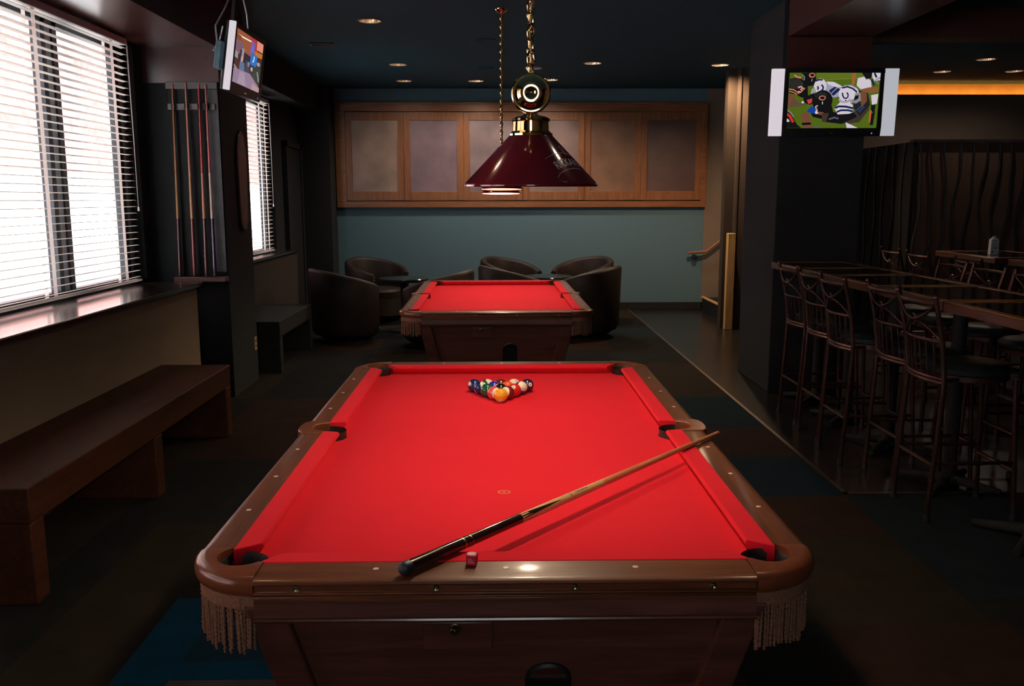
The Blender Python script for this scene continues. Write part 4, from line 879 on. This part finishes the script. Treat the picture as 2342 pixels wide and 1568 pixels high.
# ------------------------------------------------------------------ tub chairs and low tables
def tub_chair(label, x, y, face):
    """faces +x before turning"""
    t = thing('tub_chair', label, 'armchair', (x, y, 0), face, 'leather tub chairs')
    m = MB(); n = 36; A0 = math.radians(48); A1 = math.radians(312); ro, ri = .40, .315; v = []
    def hgt(u): c = abs(u-.5)*2; return .84-.185*(c**1.6)
    for i in range(n+1):
        u = i/n; a = A0+(A1-A0)*u; h = hgt(u); ca, sa = math.cos(a), math.sin(a); fl = .02*(h-.6)/.2
        for r, z in ((ro-.03, .10), (ro, .16), (ro+fl, h-.035), (ro+fl-.012, h-.010), (ro-.035+fl, h), (ri+.018+fl, h-.010), (ri+fl, h-.04), (ri, .36)): v.append((r*ca, r*sa, z))
    k = 8; f = [(i*k+q, (i+1)*k+q, (i+1)*k+q+1, i*k+q+1) for i in range(n) for q in range(k-1)]+[(i*k+k-1, (i+1)*k+k-1, (i+1)*k, i*k) for i in range(n)]+[tuple(range(k)), tuple(range(n*k, n*k+k))]
    m.add(v, f); m.build('shell', 'leather', t, smooth=50)
    m = MB(); m.lathe([(.0005, .46), (.22, .46), (.29, .45), (.312, .42), (.312, .34), (.0005, .34)], (0.02, 0, 0), 36); m.build('seat_cushion', 'leather', t)
    m = MB(); m.lathe([(.0005, .34), (.33, .34), (.36, .12), (.30, .06), (.0005, .06)], (0, 0, 0), 36); m.build('seat_base', 'leather', t)
    m = MB(); m.lathe([(.27, .06), (.27, 0), (.0005, 0)], (0, 0, 0), 28); m.build('plinth', 'matte', t)
    for a, u in ((A0, 0), (A1, 1)):
        m = MB(); h = hgt(u)
        for j in range(12):
            z = .17+(h-.21)*j/11
            for r in (ro-.004, ri+.004):
                d = .004 if u == 0 else -.004
                m.sphere((r*math.cos(a)+d*math.sin(a), r*math.sin(a)-d*math.cos(a), z), .0065, 8, 6)
        m.build('nailhead_trim', 'brassd', t)
    return t
c0 = tub_chair('leather tub chair at the far left, its tall back towards the left wall', -1.72, 6.95, math.radians(28))
for lb, x, y, a in (('leather tub chair left of the far pool table, arm edge studded with nailheads', -.70, 6.62, 165),
                    ('leather tub chair at the wall on the left, behind the dark low table', -1.58, 8.50, -42),
                    ('leather tub chair just behind the middle of the far pool table', .17, 7.28, 20),
                    ('leather tub chair just right of the far pool table, back to the right', .985, 7.22, 160),
                    ('leather tub chair at the teal wall, centre of the picture, facing right', .17, 8.55, -35),
                    ('leather tub chair at the teal wall nearest the stair, facing left', 1.07, 8.55, -140)):
    dup(c0, (x, y, 0), math.radians(a), lb)
def low_table(label, x, y):
    t = thing('low_table', label, 'table', (x, y, 0), 0, 'low round tables between the tub chairs')
    m = MB(); m.lathe([(.0005, .61), (.29, .61), (.30, .62), (.30, .64), (.29, .65), (.0005, .65)], (0, 0, 0), 40); m.build('table_top', plain('low_top', (.014, .016, .018), .16), t)
    m = MB(); m.lathe([(.0005, .61), (.04, .61), (.035, .05), (.20, .03), (.21, 0), (.0005, 0)], (0, 0, 0), 28); m.build('pedestal', 'matte', t)
    return t
low_table('dark round low table between the left group of tub chairs', -1.16, 7.70); low_table('dark round low table between the right group of tub chairs', .60, 7.92)

# ------------------------------------------------------------------ stair end: newel post, handrail, steps
m = MB(); m.box(-.046, .046, -.046, .046, 0, 1.175); nw = m.build('newel_post', 'post', None, (2.803, 7.745, 0), bevel=.005); tag(nw, 'square pale pine newel post standing at the foot of the stair', 'post')
k = MB()
for x in (-.03, .03): k.sphere((x, -.047, 1.15), .006, 8, 6)
k.build('screw_head', 'black', nw)
hr = thing('handrail', 'wooden handrail on a round bracket on the teal wall by the stair', 'handrail', (2.70, WY, .83))
m = MB(); P = [(-.0, -.09, -.01), (.26, -.09, .01), (.60, -.09, .28), (1.0, -.09, .60)]
vv = []
for q in P: vv += [(q[0], q[1]-.022, q[2]-.018), (q[0], q[1]+.022, q[2]-.018), (q[0], q[1]+.022, q[2]+.018), (q[0], q[1]-.022, q[2]+.018)]
m.add(vv, [(0, 1, 2, 3), (15, 14, 13, 12)]+[(4*i+j, 4*i+(j+1) % 4, 4*i+4+(j+1) % 4, 4*i+4+j) for i in range(3) for j in range(4)]); m.build('rail', 'frame', hr, bevel=.008)
m = MB(); m.lathe([(.0005, -.10), (.035, -.095), (.040, -.05), (.02, -.04), (.02, -.014)], (.10, 0, -.07), 20, 'y'); m.build('bracket', 'black', hr)
for i in range(3):
    m = MB(); m.box(2.93+.28*i, 3.9, 8.02, 9.70, .18*i, .18*(i+1)); s_ = struct(m.build('stair_step', 'matte', bevel=.004))
    k = MB(); k.box(2.91+.28*i, 2.95+.28*i, 8.02, 9.70, .18*(i+1), .18*(i+1)+.02); k.build('nosing', 'post', s_)

# ------------------------------------------------------------------ high tables and bar stools
def high_table(label, x0, x1, ya, yb):
    cx, cy = (x0+x1)/2, (ya+yb)/2; hx, hy = (x1-x0)/2, (yb-ya)/2
    t = thing('high_table', label, 'table', (cx, cy, 0), 0, 'wood rimmed high tables'); zt = 1.082; w = .045
    m = MB(); m.box(-hx, hx, -hy, hy, zt-.05, zt-.006); m.build('table_top', 'trimd', t, bevel=.003)
    m = MB()
    for a, b, c, d in ((-hx, -hx+w, -hy, hy), (hx-w, hx, -hy, hy), (-hx+w, hx-w, -hy, -hy+w), (-hx+w, hx-w, hy-w, hy)): m.box(a, b, c, d, zt-.006, zt+.001)
    m.build('rim', 'trim', t, bevel=.0025)
    m = MB(); m.box(-hx+w, hx-w, -hy+w, hy-w, zt-.006, zt-.002); m.build('inlay', 'ttop', t, smooth=0)
    m = MB(); m.lathe([(.0005, zt-.05), (.09, zt-.05), (.09, zt-.06), (.038, zt-.07), (.038, .06), (.06, .05), (.06, .03), (.0005, .03)], (0, 0, 0), 20); m.build('pedestal', 'matte', t)
    m = MB()
    for k in range(4): a = PI/4+k*PI/2; r_ = min(.27, hy*.9); m.tube([(.03*math.cos(a), .03*math.sin(a), .045), (r_*math.cos(a), r_*math.sin(a), .02)], [.028, .018], 10)
    m.build('foot', 'matte', t)
    return t
for ya, yb, lb in ((3.50, 4.12, 'high table touching the right pillar, wooden rim around dark inlay'), (2.895, 3.485, 'second high table from the right pillar, wooden rim around dark inlay'), (2.115, 2.875, 'middle high table of the row running along the stools'),
                   (1.335, 2.095, 'second nearest high table of the row, behind the nearest bar stool'), (.50, 1.315, 'nearest high table of the row, its wood edge at the right frame edge')): high_table(lb, 2.19, 2.80, ya, yb)
def bar_stool(label, x, y, rz, group):
    t = thing('bar_stool', label, 'bar stool', (x, y, 0), rz, group); hw = .19
    def path(s): return [(-.245, s*(hw-.005), 0), (-.222, s*hw, .40), (-.208, s*hw, .70), (-.232, s*(hw+.004), .90), (-.285, s*(hw+.01), 1.115)]
    for s in (-1, 1):
        m = MB(); m.tube(path(s), .0125, 10); m.sphere((-.286, s*(hw+.01), 1.118), .0145, 12, 8); p_ = m.build('back_leg', 'stool', t)
        k = MB(); k.lathe([(.0005, 0), (.017, 0), (.016, .03), (.013, .032)], (-.2435, s*(hw-.005), 0), 12); k.build('foot_cap', 'rubber', p_)
        m = MB(); m.tube([(.20, s*.175, 0), (.165, s*.15, .71)], .0125, 10); p_ = m.build('front_leg', 'stool', t)
        k = MB(); k.lathe([(.0005, 0), (.017, 0), (.016, .03), (.013, .032)], (.1985, s*.175, 0), 12); k.build('foot_cap', 'rubber', p_)
        m = MB(); m.tube([(-.228, s*hw, .295), (.186, s*.165, .295)], .009, 8); m.build('side_stretcher', 'stool', t)
    m = MB(); m.tube([(-.228, -hw, .285), (-.228, hw, .285)], .009, 8); m.build('back_stretcher', 'stool', t)
    m = MB(); m.tube([(.188, -.166, .25), (.188, .166, .25)], .011, 8); m.build('footrest', 'stool', t)
    def bow(z, x0, d): return [(x0-d*math.cos(PI*(i/10-.5)), -hw+2*hw*i/10, z) for i in range(11)]
    for nm, z, x0, d, r in (('lower_back_rail', .715, -.208, .035, .012), ('middle_back_rail', .90, -.232, .035, .009), ('top_back_rail', 1.085, -.277, .035, .012)):
        m = MB(); m.tube(bow(z, x0, d), r, 8)
        if nm == 'lower_back_rail': m.tube(bow(z-.018, x0, d), r, 8)
        m.build(nm, 'stool', t)
    for i in range(6):
        u = (i+1)/7; c = math.cos(PI*(u-.5)); m = MB(); m.tube([(-.208-.035*c, -hw+2*hw*u, .715), (-.232-.035*c, -hw+2*hw*u, .90)], .0055, 6); m.build('spindle', 'stool', t)
    m = MB()
    for s in (-1, 1):
        m.tube([(-.232-.035*math.cos(PI*(q/10-.5))-.045*q/10, s*(-hw+2*hw*q/10), .90+.185*(q/10)+.02*math.sin(2*PI*q/10)) for q in range(11)], .007, 8)
    m.lathe([(.022, -.006), (.030, 0), (.022, .006)], (-.29, 0, .993), 18, 'x'); m.build('back_cross', 'stool', t)
    m = MB(); m.lathe([(.18, .70), (.195, .70), (.195, .725), (.18, .725)], (0, 0, 0), 32); m.tube([(-.21, -.19, .712), (-.12, -.15, .712)], .01, 8); m.tube([(-.21, .19, .712), (-.12, .15, .712)], .01, 8); m.build('seat_ring', 'stool', t)
    m = MB(); m.lathe([(.0005, .785), (.13, .784), (.18, .775), (.203, .755), (.200, .732), (.19, .725), (.0005, .725)], (0, 0, 0), 36); m.build('seat', 'vinyl', t)
    return t
G1 = 'bar stools along the near side of the high tables'
s0 = bar_stool('bar stool closest to the right pillar, in front of the high table', 2.335, 3.27, 0, G1)
for lb, y, dx in (('bar stool second from the right pillar', 2.80, -.01), ('bar stool third from the right pillar', 2.31, -.045), ('bar stool beyond the wide gap in the row, fourth from the pillar', 1.86, .07), ('nearest bar stool of the row, largest in the picture', 1.345, .015)): dup(s0, (2.335+dx, y, 0), 0, lb)
for i, (y, lb) in enumerate(((3.60, 'bar stool across the high tables, farthest of the row behind'), (3.10, 'bar stool across the high tables, second farthest of the row behind'), (2.58, 'bar stool across the high tables, middle of the row behind'), (2.02, 'bar stool across the high tables, second nearest of the row behind'), (1.42, 'bar stool across the high tables, nearest of the row behind'))):
    o = dup(s0, (2.335+.40+.38, y, 0), PI, lb); o['group'] = 'bar stools along the far side of the high tables'
for ya, yb, lb in ((4.55, 5.60, 'high table in the second row that carries the white card'), (3.30, 4.35, 'high table in the second row at the right frame edge')): high_table(lb, 4.25, 4.95, ya, yb)
for x, y, rz, lb in ((3.98, 5.35, 0, 'bar stool at the second row table, left of the white card'), (3.98, 4.80, 0, 'bar stool at the second row table, below the white card'), (3.98, 3.95, 0, 'bar stool in the second row at the right frame edge'), (5.22, 5.35, PI, 'bar stool behind the second row table')):
    o = dup(s0, (x, y, 0), rz, lb); o['group'] = 'bar stools at the second row tables'
# folded card on the far high table
cd = thing('table_card', 'white printed card standing on a second row high table', 'card', (4.47, 4.98, 1.083), .1)
m = MB(); m.prism([(-.040, 0), (.040, 0), (.036, .135), (.012, .150), (-.012, .150), (-.036, .135)], -.018, .018, lambda a, b, h: (a, h, b)); m.box(-.012, .012, -.006, .006, .150, .165); bd = m.build('card', 'paper', cd)
m = MB()
for j, (z, w) in enumerate(((.125, .026), (.112, .030), (.095, .028), (.086, .022), (.070, .030), (.061, .024), (.052, .028))): m.box(-w, w*(.9 if j % 2 else 1), -.0192, -.0182, z-.0018, z+.0018)
m.lathe([(.0005, 0), (.009, 0)], (-.02, -.019, .025), 12, 'y'); m.lathe([(.0005, 0), (.008, 0)], (.018, -.019, .027), 3, 'y'); m.build('printed_lines', 'ink', bd, smooth=0)

# ------------------------------------------------------------------ wavy screen at the bar end
ws = thing('divider_screen', 'dark divider screen with wavy upright rods at the bar end', 'screen', (4.86, 7.5, 0))
m = MB(); m.box(0, 3.1, .03, .06, .0, 2.24); m.build('back_panel', 'wavebg', ws, smooth=0)
m = MB(); m.box(-.02, .02, .0, 1.5, 0, 2.24); m.build('side_panel', 'black', ws, smooth=0)
m = MB(); m.box(-.03, 3.1, -.02, .07, 2.235, 2.265); m.build('top_rail', 'chrome', ws)
for i in range(20):
    x = .075+i*.152; ph = random.uniform(0, 6); m = MB()
    m.tube([(x+.028*math.sin(ph+z*4.2)+.012*math.sin(ph*2+z*9), .0, z) for z in [2.235*q/26 for q in range(27)]], .013, 8); m.build('wavy_rod', 'black', ws)
for i in range(5):
    y = .2+i*.26; m = MB(); ph = random.uniform(0, 6); m.tube([(-.035, y+.03*math.sin(ph+z*4.2), z) for z in [2.235*q/20 for q in range(21)]], .012, 8); m.build('wavy_rod', 'black', ws)
